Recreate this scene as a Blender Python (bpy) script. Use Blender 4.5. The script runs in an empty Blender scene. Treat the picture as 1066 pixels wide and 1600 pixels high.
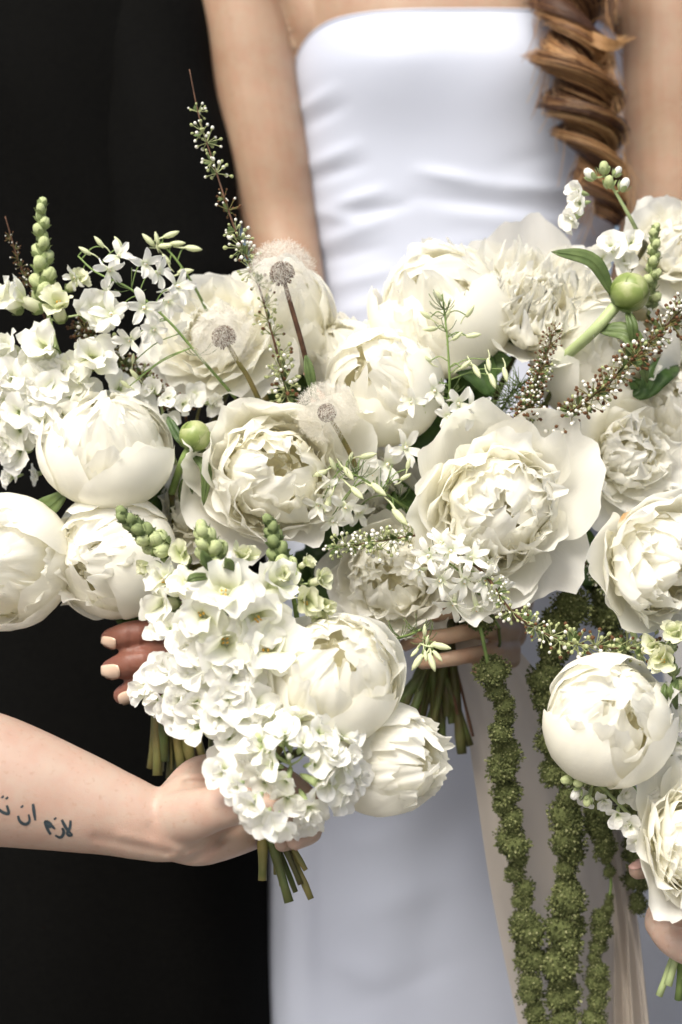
import bpy, math, random
import numpy as np
from mathutils import Vector, Matrix, Quaternion
from mathutils.bvhtree import BVHTree

# ------------------------------------------------------------------ camera, sky, sun, exposure
scene = bpy.context.scene
C = scene.collection
R = math.radians
CAM_Y, CAM_Z, SENS, PLANE_W, PLANE_D = -1.30, 0.86, 24.0, 0.561, 1.30
cam_d = bpy.data.cameras.new('camera')
cam = bpy.data.objects.new('camera', cam_d); C.objects.link(cam)
cam.location = (0, CAM_Y, CAM_Z); cam.rotation_euler = (R(90), 0, 0)
cam_d.sensor_fit = 'HORIZONTAL'; cam_d.sensor_width = SENS
cam_d.lens = SENS * PLANE_D / PLANE_W
cam_d.clip_start = 0.05; cam_d.clip_end = 3000
cam_d.dof.use_dof = True; cam_d.dof.focus_distance = 1.24; cam_d.dof.aperture_fstop = 3.2
scene.camera = cam

SUN_DIR = Vector((-0.26, -0.60, 0.76)).normalized()
world = bpy.data.worlds.new('World'); scene.world = world; world.use_nodes = True
wn = world.node_tree.nodes; wn.clear()
sky = wn.new('ShaderNodeTexSky'); sky.sky_type = 'NISHITA'; sky.sun_disc = False
sky.sun_elevation = math.asin(SUN_DIR.z); sky.sun_rotation = math.atan2(SUN_DIR.x, SUN_DIR.y)
sky.air_density = 1.0; sky.dust_density = 5.0; sky.ozone_density = 1.0
bg = wn.new('ShaderNodeBackground'); bg.inputs['Strength'].default_value = 0.085
wo = wn.new('ShaderNodeOutputWorld')
world.node_tree.links.new(sky.outputs[0], bg.inputs[0]); world.node_tree.links.new(bg.outputs[0], wo.inputs[0])
sun_d = bpy.data.lights.new('sun', 'SUN'); sun_d.energy = 2.0; sun_d.angle = R(26); sun_d.color = (1.0, 0.972, 0.88)
sun = bpy.data.objects.new('sun', sun_d); C.objects.link(sun)
sun.rotation_euler = SUN_DIR.to_track_quat('Z', 'Y').to_euler()
scene.view_settings.view_transform = 'Standard'; scene.view_settings.look = 'None'
scene.view_settings.gamma = 1.0; scene.view_settings.exposure = 1.02
scene.cycles.use_denoising = True
scene.cycles.max_bounces = 24; scene.cycles.diffuse_bounces = 18; scene.cycles.transmission_bounces = 18
scene.cycles.transparent_max_bounces = 12

# ------------------------------------------------------------------ helpers
def mpp(y): return PLANE_W / 1066.0 * (y - CAM_Y) / PLANE_D          # metres per photo pixel at depth y
def P(px, py, y):
    k = mpp(y); return Vector(((px - 533) * k, y, CAM_Z + (800 - py) * k))
def D(v): return Vector((v[0], -v[2], v[1])).normalized()            # (right, up, towards the viewer)

def mesh(name, verts, faces, mats, uv=None, fm=None, smooth=True):
    me = bpy.data.meshes.new(name)
    me.from_pydata([tuple(v) for v in verts], [], faces)
    for m in (mats if isinstance(mats, (list, tuple)) else [mats]): me.materials.append(m)
    n = len(me.polygons)
    if smooth: me.polygons.foreach_set('use_smooth', [True] * n)
    if fm is not None: me.polygons.foreach_set('material_index', fm)
    if uv is not None:
        l = me.uv_layers.new(name='UVMap'); vi = np.empty(len(me.loops), dtype=np.int32)
        me.loops.foreach_get('vertex_index', vi)
        l.data.foreach_set('uv', np.asarray(uv, dtype=np.float32)[vi].ravel())
    me.update(); return me

def obj(name, me, parent=None, mat=None):
    o = bpy.data.objects.new(name, me); C.objects.link(o)
    if parent is not None: o.parent = parent
    if mat is not None: o.matrix_local = mat
    return o

def tag(o, label, cat, group=None):
    o['label'] = label; o['category'] = cat
    if group: o['group'] = group
    return o

def thing(name, label, cat, loc, direction=None, roll=0.0, group=None):
    o = bpy.data.objects.new(name, None); C.objects.link(o); o.empty_display_size = .02
    m = Matrix.Translation(loc)
    if direction is not None: m = m @ orient(direction, roll)
    o.matrix_basis = m; tag(o, label, cat, group); return o

def orient(d, roll=0.0):
    d = Vector(d).normalized()
    up = Vector((0, 0, 1)) if abs(d.z) < .97 else Vector((0, 1, 0))
    x = up.cross(d).normalized(); y = d.cross(x)
    m = Matrix((x, y, d)).transposed().to_4x4()
    return m @ Matrix.Rotation(roll, 4, 'Z')

def to_local(root, pts):
    inv = root.matrix_basis.inverted(); return [inv @ Vector(p) for p in pts]

class MB:                                                            # collects geometry for ONE mesh
    def __init__(s): s.v, s.f, s.m, s.uv = [], [], [], []
    def add(s, v, f, mi=0, uv=None):
        b = len(s.v); s.v += [tuple(q) for q in v]; s.f += [tuple(i + b for i in q) for q in f]
        s.m += [mi] * len(f); s.uv += list(uv) if uv is not None else [(0.5, 0.5)] * len(v)
    def build(s, name, mats, smooth=True): return mesh(name, s.v, s.f, mats, s.uv, s.m, smooth)

def catmull(pts, n):
    p = np.array([list(q) for q in pts], float)
    if len(p) == 2: return [p[0] + (p[1] - p[0]) * t for t in np.linspace(0, 1, n)]
    e = np.vstack([2 * p[0] - p[1], p, 2 * p[-1] - p[-2]]); out = []
    for t in np.linspace(0, len(p) - 1, n):
        i = min(int(t), len(p) - 2); u = t - i; a, b, c, d = e[i], e[i + 1], e[i + 2], e[i + 3]
        out.append(.5 * (2 * b + (c - a) * u + (2 * a - 5 * b + 4 * c - d) * u * u + (3 * b - a - 3 * c + d) * u ** 3))
    return out

def tube(mb, pts, rad, sides=6, mi=0, cap=True, ref=None, rad2=None):
    p = np.array([list(q) for q in pts], float); n = len(p)
    rad = np.broadcast_to(np.asarray(rad, float), (n,)) if np.ndim(rad) else np.full(n, float(rad))
    rad2 = rad if rad2 is None else np.asarray(rad2, float)
    t = np.gradient(p, axis=0); t /= (np.linalg.norm(t, axis=1)[:, None] + 1e-12)
    if ref is None:
        ref = np.array([0, 0, 1.]) if abs(t[0][2]) < .9 else np.array([1., 0, 0])
        a = np.cross(t[0], ref); a /= np.linalg.norm(a); A = []
        for i in range(n):
            a = a - t[i] * np.dot(a, t[i]); a /= (np.linalg.norm(a) + 1e-12); A.append(a.copy())
        A = np.array(A)
    else:
        A = np.cross(t, np.asarray(ref, float)); A /= (np.linalg.norm(A, axis=1)[:, None] + 1e-12)
    B = np.cross(t, A)
    th = np.linspace(0, 2 * math.pi, sides, endpoint=False)
    v = p[:, None, :] + rad[:, None, None] * np.cos(th)[None, :, None] * A[:, None, :] + rad2[:, None, None] * np.sin(th)[None, :, None] * B[:, None, :]
    v = v.reshape(-1, 3); f = []
    for i in range(n - 1):
        for j in range(sides):
            k = (j + 1) % sides; f.append((i * sides + j, i * sides + k, (i + 1) * sides + k, (i + 1) * sides + j))
    if cap:
        f.append(tuple(range(sides))[::-1]); f.append(tuple((n - 1) * sides + j for j in range(sides)))
    uv = [(j / sides, i / max(1, n - 1)) for i in range(n) for j in range(sides)]
    mb.add(v, f, mi, uv)

def capsule(mb, pts, rad, rad2=None, n=24, sides=20, mi=0, ref=(0, 1, 0)):  # smooth limb with round ends
    p = catmull(pts, n); k = np.linspace(0, len(pts) - 1, n)
    r = np.interp(k, range(len(rad)), rad); r2 = r if rad2 is None else np.interp(k, range(len(rad2)), rad2)
    p = list(p); r = list(r); r2 = list(r2)
    d0 = np.array(p[0]) - np.array(p[1]); d0 /= np.linalg.norm(d0); d1 = np.array(p[-1]) - np.array(p[-2]); d1 /= np.linalg.norm(d1)
    pre = [(p[0] + d0 * r[0] * math.sin(a), r[0] * math.cos(a), r2[0] * math.cos(a)) for a in (1.45, 1.15, .8, .4)]
    post = [(p[-1] + d1 * r[-1] * math.sin(a), r[-1] * math.cos(a), r2[-1] * math.cos(a)) for a in (.4, .8, 1.15, 1.45)]
    P_ = [q[0] for q in pre] + p + [q[0] for q in post]
    tube(mb, P_, [q[1] for q in pre] + r + [q[1] for q in post], sides, mi, True, ref, [q[2] for q in pre] + r2 + [q[2] for q in post])

def ellipsoid(mb, c, rx, ry=None, rz=None, mi=0, seg=8, rings=5, rot=None):
    ry = ry or rx; rz = rz or rx; v = []; f = []
    for i in range(rings + 1):
        a = math.pi * i / rings
        for j in range(seg):
            b = 2 * math.pi * j / seg
            q = Vector((rx * math.sin(a) * math.cos(b), ry * math.sin(a) * math.sin(b), -rz * math.cos(a)))
            if rot is not None: q = rot @ q
            v.append(q + Vector(c))
    for i in range(rings):
        for j in range(seg):
            k = (j + 1) % seg; f.append((i * seg + j, i * seg + k, (i + 1) * seg + k, (i + 1) * seg + j))
    mb.add(v, f, mi, [(j / seg, i / rings) for i in range(rings + 1) for j in range(seg)])

def organic(name, mb, mat, voxel, smooth=8, factor=.5):               # fuse overlapping volumes into one skin
    me = mesh(name, mb.v, mb.f, mat, None, None)
    o = bpy.data.objects.new('tmp', me); C.objects.link(o)
    r = o.modifiers.new('r', 'REMESH'); r.mode = 'VOXEL'; r.voxel_size = voxel; r.use_smooth_shade = True
    s = o.modifiers.new('s', 'SMOOTH'); s.iterations = smooth; s.factor = factor
    dg = bpy.context.evaluated_depsgraph_get(); dg.update()
    out = bpy.data.meshes.new_from_object(o.evaluated_get(dg))
    bpy.data.objects.remove(o); bpy.data.meshes.remove(me)
    out.name = name; out.materials.clear(); out.materials.append(mat)
    out.polygons.foreach_set('use_smooth', [True] * len(out.polygons)); return out

# ------------------------------------------------------------------ materials
def newmat(name):
    m = bpy.data.materials.new(name); m.use_nodes = True
    nt = m.node_tree; nt.nodes.clear(); out = nt.nodes.new('ShaderNodeOutputMaterial')
    return m, nt, out
def nd(nt, t, **kw):
    n = nt.nodes.new(t)
    for k, v in kw.items():
        if k in n.inputs: n.inputs[k].default_value = v
        else: setattr(n, k, v)
    return n
def ramp(nt, stops):
    r = nt.nodes.new('ShaderNodeValToRGB'); e = r.color_ramp.elements
    while len(e) < len(stops): e.new(.5)
    for i, (p, c) in enumerate(stops): e[i].position = p; e[i].color = (*c, 1)
    return r

def petal_mat(name, base, mid, tip, trans=.32, rough=.55, veins=.35, spots=.25, stain=None):
    m, nt, out = newmat(name); L = nt.links.new
    uv = nd(nt, 'ShaderNodeUVMap'); sep = nd(nt, 'ShaderNodeSeparateXYZ'); L(uv.outputs[0], sep.inputs[0])
    cr = ramp(nt, [(0.0, base), (0.42, mid), (0.8, tip)]); L(sep.outputs[1], cr.inputs[0])
    tc = nd(nt, 'ShaderNodeTexCoord')
    oi = nd(nt, 'ShaderNodeObjectInfo')
    n1 = nd(nt, 'ShaderNodeTexNoise', Scale=38.0, Detail=4.0); L(tc.outputs['Object'], n1.inputs['Vector'])
    r1 = ramp(nt, [(0.3, (.93, .90, .80)), (0.62, (1, 1, 1))]); L(n1.outputs[0], r1.inputs[0])
    mx = nd(nt, 'ShaderNodeMix', data_type='RGBA', blend_type='MULTIPLY'); mx.inputs[0].default_value = spots * 2
    L(cr.outputs[0], mx.inputs[6]); L(r1.outputs[0], mx.inputs[7])
    n3 = nd(nt, 'ShaderNodeTexNoise', Scale=95.0, Detail=3.0); L(tc.outputs['Object'], n3.inputs['Vector'])
    r3 = ramp(nt, [(.76, (0, 0, 0)), (.84, (1, 1, 1))]); L(n3.outputs[0], r3.inputs[0])
    r4 = ramp(nt, [(.55, (.03, .03, .03)), (1.0, (.6, .6, .6))]); L(sep.outputs[1], r4.inputs[0])
    mu = nd(nt, 'ShaderNodeMath', operation='MULTIPLY'); L(r3.outputs[0], mu.inputs[0]); L(r4.outputs[0], mu.inputs[1])
    mb_ = nd(nt, 'ShaderNodeMix', data_type='RGBA'); L(mu.outputs[0], mb_.inputs[0]); L(mx.outputs[2], mb_.inputs[6]); mb_.inputs[7].default_value = (.66, .48, .27, 1)
    hs = nd(nt, 'ShaderNodeHueSaturation'); mr = nd(nt, 'ShaderNodeMapRange'); mr.inputs[3].default_value = .94; mr.inputs[4].default_value = 1.03
    L(oi.outputs['Random'], mr.inputs[0]); L(mr.outputs[0], hs.inputs['Value']); L(mb_.outputs[2], hs.inputs['Color'])
    if stain:
        vd = nd(nt, 'ShaderNodeVectorMath', operation='DISTANCE'); L(tc.outputs['Object'], vd.inputs[0]); vd.inputs[1].default_value = stain[0]
        ns = nd(nt, 'ShaderNodeMath', operation='MULTIPLY_ADD'); ns.inputs[1].default_value = stain[1] * 1.4; L(n3.outputs[0], ns.inputs[0]); L(vd.outputs['Value'], ns.inputs[2])
        dv = nd(nt, 'ShaderNodeMath', operation='DIVIDE'); L(ns.outputs[0], dv.inputs[0]); dv.inputs[1].default_value = stain[1] * 2
        rs = ramp(nt, [(.45, (.85, .85, .85)), (.85, (0, 0, 0))]); L(dv.outputs[0], rs.inputs[0])
        ms_ = nd(nt, 'ShaderNodeMix', data_type='RGBA'); L(rs.outputs[0], ms_.inputs[0]); L(mb_.outputs[2], ms_.inputs[6]); ms_.inputs[7].default_value = (.74, .43, .14, 1); L(ms_.outputs[2], hs.inputs['Color'])
    # veins running along the petal
    mp = nd(nt, 'ShaderNodeMapping'); mp.inputs['Scale'].default_value = (34, 2.2, 1); L(uv.outputs[0], mp.inputs[0])
    n2 = nd(nt, 'ShaderNodeTexNoise', Scale=1.0, Detail=5.0, Roughness=.6); L(mp.outputs[0], n2.inputs['Vector'])
    bp = nd(nt, 'ShaderNodeBump', Strength=veins, Distance=.0012); L(n2.outputs[0], bp.inputs['Height'])
    pr = nd(nt, 'ShaderNodeBsdfPrincipled', Roughness=rough); pr.inputs['Specular IOR Level'].default_value = .25
    pr.inputs['Sheen Weight'].default_value = 0
    tr = nd(nt, 'ShaderNodeBsdfTranslucent'); ms = nd(nt, 'ShaderNodeMixShader'); ms.inputs[0].default_value = trans
    L(hs.outputs[0], pr.inputs['Base Color']); L(hs.outputs[0], tr.inputs[0])
    L(bp.outputs[0], pr.inputs['Normal']); L(bp.outputs[0], tr.inputs['Normal'])
    L(pr.outputs[0], ms.inputs[1]); L(tr.outputs[0], ms.inputs[2]); L(ms.outputs[0], out.inputs[0]); return m

def plain(name, col, rough=.6, noise=.25, scale=60.0, bump=.2, spec=.3, sheen=0.0, sss=0.0, col2=None, trans=0.0, bdist=.002):
    m, nt, out = newmat(name); L = nt.links.new
    tc = nd(nt, 'ShaderNodeTexCoord'); n = nd(nt, 'ShaderNodeTexNoise', Scale=scale, Detail=5.0); L(tc.outputs['Object'], n.inputs['Vector'])
    c2 = col2 or tuple(c * (1 - noise) for c in col)
    r = ramp(nt, [(.32, c2), (.66, tuple(min(1, c * (1 + noise * .4)) for c in col))]); L(n.outputs[0], r.inputs[0])
    b = nd(nt, 'ShaderNodeBump', Strength=bump, Distance=bdist); L(n.outputs[0], b.inputs['Height'])
    p = nd(nt, 'ShaderNodeBsdfPrincipled', Roughness=rough); p.inputs['Specular IOR Level'].default_value = spec
    p.inputs['Sheen Weight'].default_value = sheen
    if sss: p.inputs['Subsurface Weight'].default_value = sss; p.inputs['Subsurface Radius'].default_value = (1, .35, .2); p.inputs['Subsurface Scale'].default_value = .006
    L(r.outputs[0], p.inputs['Base Color']); L(b.outputs[0], p.inputs['Normal'])
    if trans:
        t = nd(nt, 'ShaderNodeBsdfTranslucent'); L(r.outputs[0], t.inputs[0]); ms = nd(nt, 'ShaderNodeMixShader'); ms.inputs[0].default_value = trans
        L(p.outputs[0], ms.inputs[1]); L(t.outputs[0], ms.inputs[2]); L(ms.outputs[0], out.inputs[0])
    else: L(p.outputs[0], out.inputs[0])
    return m

def skin_mat(name, col, red):
    m, nt, out = newmat(name); L = nt.links.new
    tc = nd(nt, 'ShaderNodeTexCoord')
    n = nd(nt, 'ShaderNodeTexNoise', Scale=22.0, Detail=4.0); L(tc.outputs['Object'], n.inputs['Vector'])
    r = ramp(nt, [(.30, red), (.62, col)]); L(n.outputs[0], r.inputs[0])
    fk = nd(nt, 'ShaderNodeTexNoise', Scale=210.0, Detail=3.0); L(tc.outputs['Object'], fk.inputs['Vector'])
    fr = ramp(nt, [(.60, (1, 1, 1)), (.76, (.80, .70, .62))]); L(fk.outputs[0], fr.inputs[0])
    bl = nd(nt, 'ShaderNodeTexNoise', Scale=70.0, Detail=4.0); L(tc.outputs['Object'], bl.inputs['Vector'])
    br = ramp(nt, [(.35, (1.0, .93, .92)), (.65, (1, 1.02, 1.02))]); L(bl.outputs[0], br.inputs[0])
    m1 = nd(nt, 'ShaderNodeMix', data_type='RGBA', blend_type='MULTIPLY'); m1.inputs[0].default_value = .55; L(r.outputs[0], m1.inputs[6]); L(fr.outputs[0], m1.inputs[7])
    m2 = nd(nt, 'ShaderNodeMix', data_type='RGBA', blend_type='MULTIPLY'); m2.inputs[0].default_value = 1; L(m1.outputs[2], m2.inputs[6]); L(br.outputs[0], m2.inputs[7])
    n2 = nd(nt, 'ShaderNodeTexVoronoi', Scale=900.0); L(tc.outputs['Object'], n2.inputs['Vector'])
    n3 = nd(nt, 'ShaderNodeTexNoise', Scale=160.0, Detail=4.0); L(tc.outputs['Object'], n3.inputs['Vector'])
    ad = nd(nt, 'ShaderNodeMath', operation='ADD'); L(n2.outputs[0], ad.inputs[0]); L(n3.outputs[0], ad.inputs[1])
    b = nd(nt, 'ShaderNodeBump', Strength=.16, Distance=.0008); L(ad.outputs[0], b.inputs['Height'])
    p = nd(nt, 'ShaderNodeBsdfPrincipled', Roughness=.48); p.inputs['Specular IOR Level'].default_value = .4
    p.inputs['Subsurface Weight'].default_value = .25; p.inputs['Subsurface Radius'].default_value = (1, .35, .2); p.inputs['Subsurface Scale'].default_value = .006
    L(m2.outputs[2], p.inputs['Base Color']); L(b.outputs[0], p.inputs['Normal']); L(p.outputs[0], out.inputs[0]); return m

M = {}
M['peony'] = petal_mat('peony_petal', (.89, .875, .68), (.958, .945, .865), (.965, .957, .905), .50, veins=.24, spots=.04)
M['peony_heart'] = petal_mat('peony_inner_petal', (.91, .88, .70), (.96, .942, .84), (.965, .957, .90), .54, veins=.24, spots=.04)
M['stock'] = petal_mat('stock_petal', (.78, .82, .56), (.92, .92, .86), (.94, .935, .90), .40, veins=.25, spots=.06)
M['snap'] = petal_mat('snapdragon_petal', (.70, .75, .45), (.88, .89, .76), (.935, .93, .88), .40, veins=.25, spots=.06)
M['snap_green'] = petal_mat('snapdragon_young_petal', (.50, .58, .28), (.70, .74, .48), (.80, .81, .62), .34)
M['lark'] = petal_mat('larkspur_petal', (.72, .78, .52), (.91, .91, .85), (.94, .935, .90), .40, veins=.25, spots=.06)
M['lark_bud'] = plain('larkspur_bud', (.72, .74, .50), .6, .15, 120, .2, trans=.2, col2=(.60, .66, .38))
M['bud_green'] = plain('green_bud', (.28, .34, .15), .6, .3, 90, .25, col2=(.17, .22, .085), trans=.15)
M['bud_pale'] = plain('pale_bud', (.58, .63, .36), .55, .25, 90, .25, col2=(.40, .48, .20), trans=.2)
M['bud_dark'] = plain('dark_green_bud', (.13, .175, .07), .6, .3, 110, .3, col2=(.075, .11, .04))
M['stem'] = plain('green_stem', (.20, .28, .09), .5, .3, 50, .3, col2=(.13, .20, .06))
M['stem_pale'] = plain('pale_green_stem', (.38, .46, .22), .5, .2, 50, .2)
M['stem_dark'] = plain('dark_wet_stem', (.075, .105, .03), .4, .4, 40, .4, col2=(.07, .05, .02))
M['stem_brown'] = plain('browned_stem', (.22, .17, .06), .45, .4, 40, .4, col2=(.12, .13, .04))
M['twig'] = plain('red_brown_twig', (.115, .058, .034), .7, .4, 150, .4)
M['leaf'] = plain('leaf', (.075, .135, .035), .42, .35, 70, .3, col2=(.04, .08, .02), trans=.18)
M['leaf_light'] = plain('light_leaf', (.135, .185, .065), .45, .3, 70, .3, col2=(.085, .13, .042), trans=.2)
M['bead'] = plain('white_bead_bud', (.82, .81, .74), .5, .1, 200, .1, trans=.15)
M['bead_brown'] = plain('brown_spent_bud', (.13, .06, .025), .7, .4, 200, .3)
M['bead_green'] = plain('green_bead_bud', (.38, .42, .20), .6, .3, 200, .2)
M['yellow'] = plain('yellow_anther', (.80, .48, .10), .6, .2, 200, .2)
M['amaranth'] = plain('amaranth_floret', (.155, .17, .045), .85, .4, 160, .4, col2=(.08, .095, .022), trans=.12)
def amaranth_mat():
    m, nt, out = newmat('amaranth_floret'); L = nt.links.new
    g = nd(nt, 'ShaderNodeNewGeometry'); r = ramp(nt, [(0, (.042, .053, .020)), (.5, (.105, .122, .046)), (.85, (.18, .195, .080)), (1, (.30, .31, .16))]); L(g.outputs['Random Per Island'], r.inputs[0])
    p = nd(nt, 'ShaderNodeBsdfPrincipled', Roughness=.85); p.inputs['Specular IOR Level'].default_value = .15
    L(r.outputs[0], p.inputs['Base Color']); L(p.outputs[0], out.inputs[0]); return m
M['amaranth'] = amaranth_mat()
M['seed'] = plain('dandelion_seed', (.11, .046, .017), .9, .3, 200, .3, spec=.02)
M['floss'] = plain('dandelion_floss', (.86, .83, .76), .6, .05, 100, 0, trans=.4)
M['black'] = plain('black_cloth', (.0018, .0018, .0016), .9, .4, 220, .3, spec=.08, sheen=.0)
M['nail'] = plain('pale_nail_polish', (.68, .50, .38), .18, .05, 20, 0, spec=.6)
M['nail_pink'] = plain('pink_nail_polish', (.78, .48, .42), .18, .05, 20, 0, spec=.6)
M['ink'] = plain('tattoo_ink', (.035, .05, .06), .55, .3, 300, .0)
M['skin_bride'] = skin_mat('skin_bride', (.385, .265, .185), (.34, .22, .148))
M['skin_arm'] = skin_mat('skin_arm', (.44, .325, .262), (.40, .275, .215))
M['skin_hand_shaded'] = skin_mat('skin_hand_shaded', (.22, .092, .064), (.17, .066, .044))  # shade on the gripping fingers is put into this darker skin colour

def dress_mat():
    m, nt, out = newmat('white_satin'); L = nt.links.new
    tc = nd(nt, 'ShaderNodeTexCoord'); n = nd(nt, 'ShaderNodeTexNoise', Scale=7.0, Detail=3.0); L(tc.outputs['Object'], n.inputs['Vector'])
    n2 = nd(nt, 'ShaderNodeTexNoise', Scale=900.0, Detail=2.0); L(tc.outputs['Object'], n2.inputs['Vector'])
    b = nd(nt, 'ShaderNodeBump', Strength=.25, Distance=.006); L(n.outputs[0], b.inputs['Height'])
    b2 = nd(nt, 'ShaderNodeBump', Strength=.10, Distance=.0004); L(n2.outputs[0], b2.inputs['Height']); L(b.outputs[0], b2.inputs['Normal'])
    p = nd(nt, 'ShaderNodeBsdfPrincipled', Roughness=.42); p.inputs['Base Color'].default_value = (.485, .52, .62, 1)
    p.inputs['Specular IOR Level'].default_value = .4; p.inputs['Sheen Weight'].default_value = .0
    L(b2.outputs[0], p.inputs['Normal']); L(p.outputs[0], out.inputs[0]); return m
M['dress'] = dress_mat()

def hair_mat():
    m, nt, out = newmat('chestnut_hair'); L = nt.links.new
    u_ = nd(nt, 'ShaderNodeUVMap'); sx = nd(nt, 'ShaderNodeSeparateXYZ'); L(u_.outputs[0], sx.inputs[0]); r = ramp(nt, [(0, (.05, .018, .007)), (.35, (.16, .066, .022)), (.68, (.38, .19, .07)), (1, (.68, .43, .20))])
    L(sx.outputs[0], r.inputs[0])
    p = nd(nt, 'ShaderNodeBsdfPrincipled', Roughness=.48); p.inputs['Specular IOR Level'].default_value = .55
    L(r.outputs[0], p.inputs['Base Color']); L(p.outputs[0], out.inputs[0]); return m
M['hair'] = hair_mat()
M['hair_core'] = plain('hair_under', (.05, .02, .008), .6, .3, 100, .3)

def ribbon_mat():
    m, nt, out = newmat('sheer_ribbon'); L = nt.links.new
    tc = nd(nt, 'ShaderNodeTexCoord'); n = nd(nt, 'ShaderNodeTexNoise', Scale=1200.0, Detail=2.0); L(tc.outputs['Object'], n.inputs['Vector'])
    b = nd(nt, 'ShaderNodeBump', Strength=.2, Distance=.0004); L(n.outputs[0], b.inputs['Height'])
    d = nd(nt, 'ShaderNodeBsdfPrincipled', Roughness=.7); d.inputs['Base Color'].default_value = (.64, .56, .47, 1); L(b.outputs[0], d.inputs['Normal'])
    t = nd(nt, 'ShaderNodeBsdfTranslucent'); t.inputs[0].default_value = (.62, .54, .45, 1)
    q = nd(nt, 'ShaderNodeBsdfTransparent')
    m1 = nd(nt, 'ShaderNodeMixShader'); m1.inputs[0].default_value = .35; m2 = nd(nt, 'ShaderNodeMixShader'); m2.inputs[0].default_value = .22
    L(d.outputs[0], m1.inputs[1]); L(t.outputs[0], m1.inputs[2]); L(m1.outputs[0], m2.inputs[1]); L(q.outputs[0], m2.inputs[2]); L(m2.outputs[0], out.inputs[0]); return m
M['ribbon'] = ribbon_mat()

# ------------------------------------------------------------------ setting
gm = mesh('ground', [(-400, -400, 0), (400, -400, 0), (400, 400, 0), (-400, 400, 0)], [(0, 1, 2, 3)], plain('pale_fill_ground', (.24, .23, .21), .9, .3, 60.0, .5, col2=(.17, .16, .145), bdist=.01))  # unseen ground, its pale tone chosen to bounce fill up from below
g = obj('ground', gm); g['kind'] = 'structure'

# ------------------------------------------------------------------ people
def loft(rows, seg, disp=None):
    """rows: (z, cx, cy, half width, half depth, power); returns verts, faces"""
    v, f, uv = [], [], []
    for i, (z, cx, cy, a, b, pw) in enumerate(rows):
        for j in range(seg):
            th = 2 * math.pi * j / seg; c, s = math.cos(th), math.sin(th)
            x = cx + a * math.copysign(abs(c) ** (2 / pw), c); y = cy + b * math.copysign(abs(s) ** (2 / pw), s)
            if disp is not None:
                d = disp(x, y, z, c, s)
                y += d * s; x += d * c
            v.append((x, y, z)); uv.append((j / seg, i / len(rows)))
    for i in range(len(rows) - 1):
        for j in range(seg):
            k = (j + 1) % seg; f.append((i * seg + j, i * seg + k, (i + 1) * seg + k, (i + 1) * seg + j))
    f.append(tuple(range(seg))[::-1]); n = len(rows) - 1; f.append(tuple(n * seg + j for j in range(seg)))
    return v, f, uv

def interp_rows(keys, n):
    k = np.array(keys, float); z = np.linspace(k[0, 0], k[-1, 0], n)
    order = np.argsort(k[:, 0]); k = k[order]
    def sm(col):
        y = np.interp(z, k[:, 0], k[:, col]); w = max(3, n // 25) | 1
        return np.convolve(np.pad(y, w // 2, mode='edge'), np.ones(w) / w, mode='valid')
    return list(zip(z, *[sm(i) for i in range(1, 6)]))

# --- bride
YB = .40
zb = lambda py: P(0, py, YB).z
xb = lambda px: P(px, 0, YB).x
bride = thing('person', 'woman in a white strapless dress with a twisted side braid, holding a bouquet', 'person', (xb(712), YB, 0))
keys = [(P(0, 14, .285).z, xb(716), YB, .178, .108, 2.3), (zb(110), xb(716), YB, .178, .118, 2.3), (zb(260), xb(726), YB, .175, .104, 2.3), (zb(430), xb(722), YB, .154, .092, 2.2),
        (zb(560), xb(716), YB, .146, .095, 2.2), (zb(820), xb(718), YB, .198, .115, 2.2), (zb(1150), xb(735), YB, .215, .112, 2.2), (zb(1600), xb(756), YB, .238, .112, 2.2), (0.02, xb(756), YB, .27, .16, 2.1)]
folds = [  # photo-measured creases in the satin: x0, y0, x1, y1, half width (px), height (m)
    (655, 268, 760, 288, 11, .0055), (760, 288, 900, 300, 12, .0055), (640, 305, 900, 335, 12, -.004), (520, 322, 600, 298, 10, .005), (540, 338, 640, 318, 9, -.0035),
    (700, 335, 860, 350, 16, .003), (465, 172, 530, 140, 11, .0035), (470, 200, 545, 165, 10, -.003), (478, 262, 560, 228, 11, .0045), (478, 285, 570, 255, 10, -.0035),
    (488, 330, 560, 345, 11, .004), (495, 385, 600, 345, 12, .0045), (498, 410, 600, 385, 10, -.003), (505, 450, 620, 420, 13, .004), (505, 500, 600, 470, 12, .003),
    (640, 400, 800, 370, 20, .003), (780, 260, 880, 240, 16, -.002), (560, 90, 700, 100, 26, .0015), (880, 340, 955, 300, 10, .004), (870, 372, 950, 330, 9, -.003),
    (470, 1250, 480, 1600, 20, -.006), (455, 1250, 452, 1600, 12, .004), (620, 1200, 600, 1600, 60, .008), (700, 1300, 640, 1600, 40, -.007), (560, 1430, 700, 1380, 26, .004), (640, 1350, 780, 1230, 40, -.006), (520, 1500, 620, 1540, 24, .004), (540, 1320, 640, 1300, 20, .003), (560, 1570, 720, 1500, 20, -.003),
    (900, 1200, 920, 1600, 40, .006), (985, 1200, 1000, 1600, 25, -.008)]
def bride_disp(x, y, z, c, s):
    if s > .25: return 0.0
    k = mpp(y); px = 533 + x / k; py = 800 - (z - CAM_Z) / k; d = 0.0
    for (x0, y0, x1, y1, w, a) in folds:
        dx, dy = x1 - x0, y1 - y0; L2 = dx * dx + dy * dy
        t = ((px - x0) * dx + (py - y0) * dy) / L2; tt = min(1, max(0, t))
        q = ((px - x0 - tt * dx) ** 2 + (py - y0 - tt * dy) ** 2) / (w * w)
        if q < 9: d += a * (.62 if y0 < 700 else .6) * math.exp(-q) * (0.35 + .65 * math.sin(math.pi * min(1, max(0, tt))) if 0 <= t <= 1 else .35)
    for bx in (610, 815):
        d += .014 * math.exp(-(((px - bx) / 95) ** 2 + ((py - 105) / 85) ** 2))
    return d
rows = interp_rows(keys, 330)
rows = sorted(rows, key=lambda r: r[0])
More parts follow.
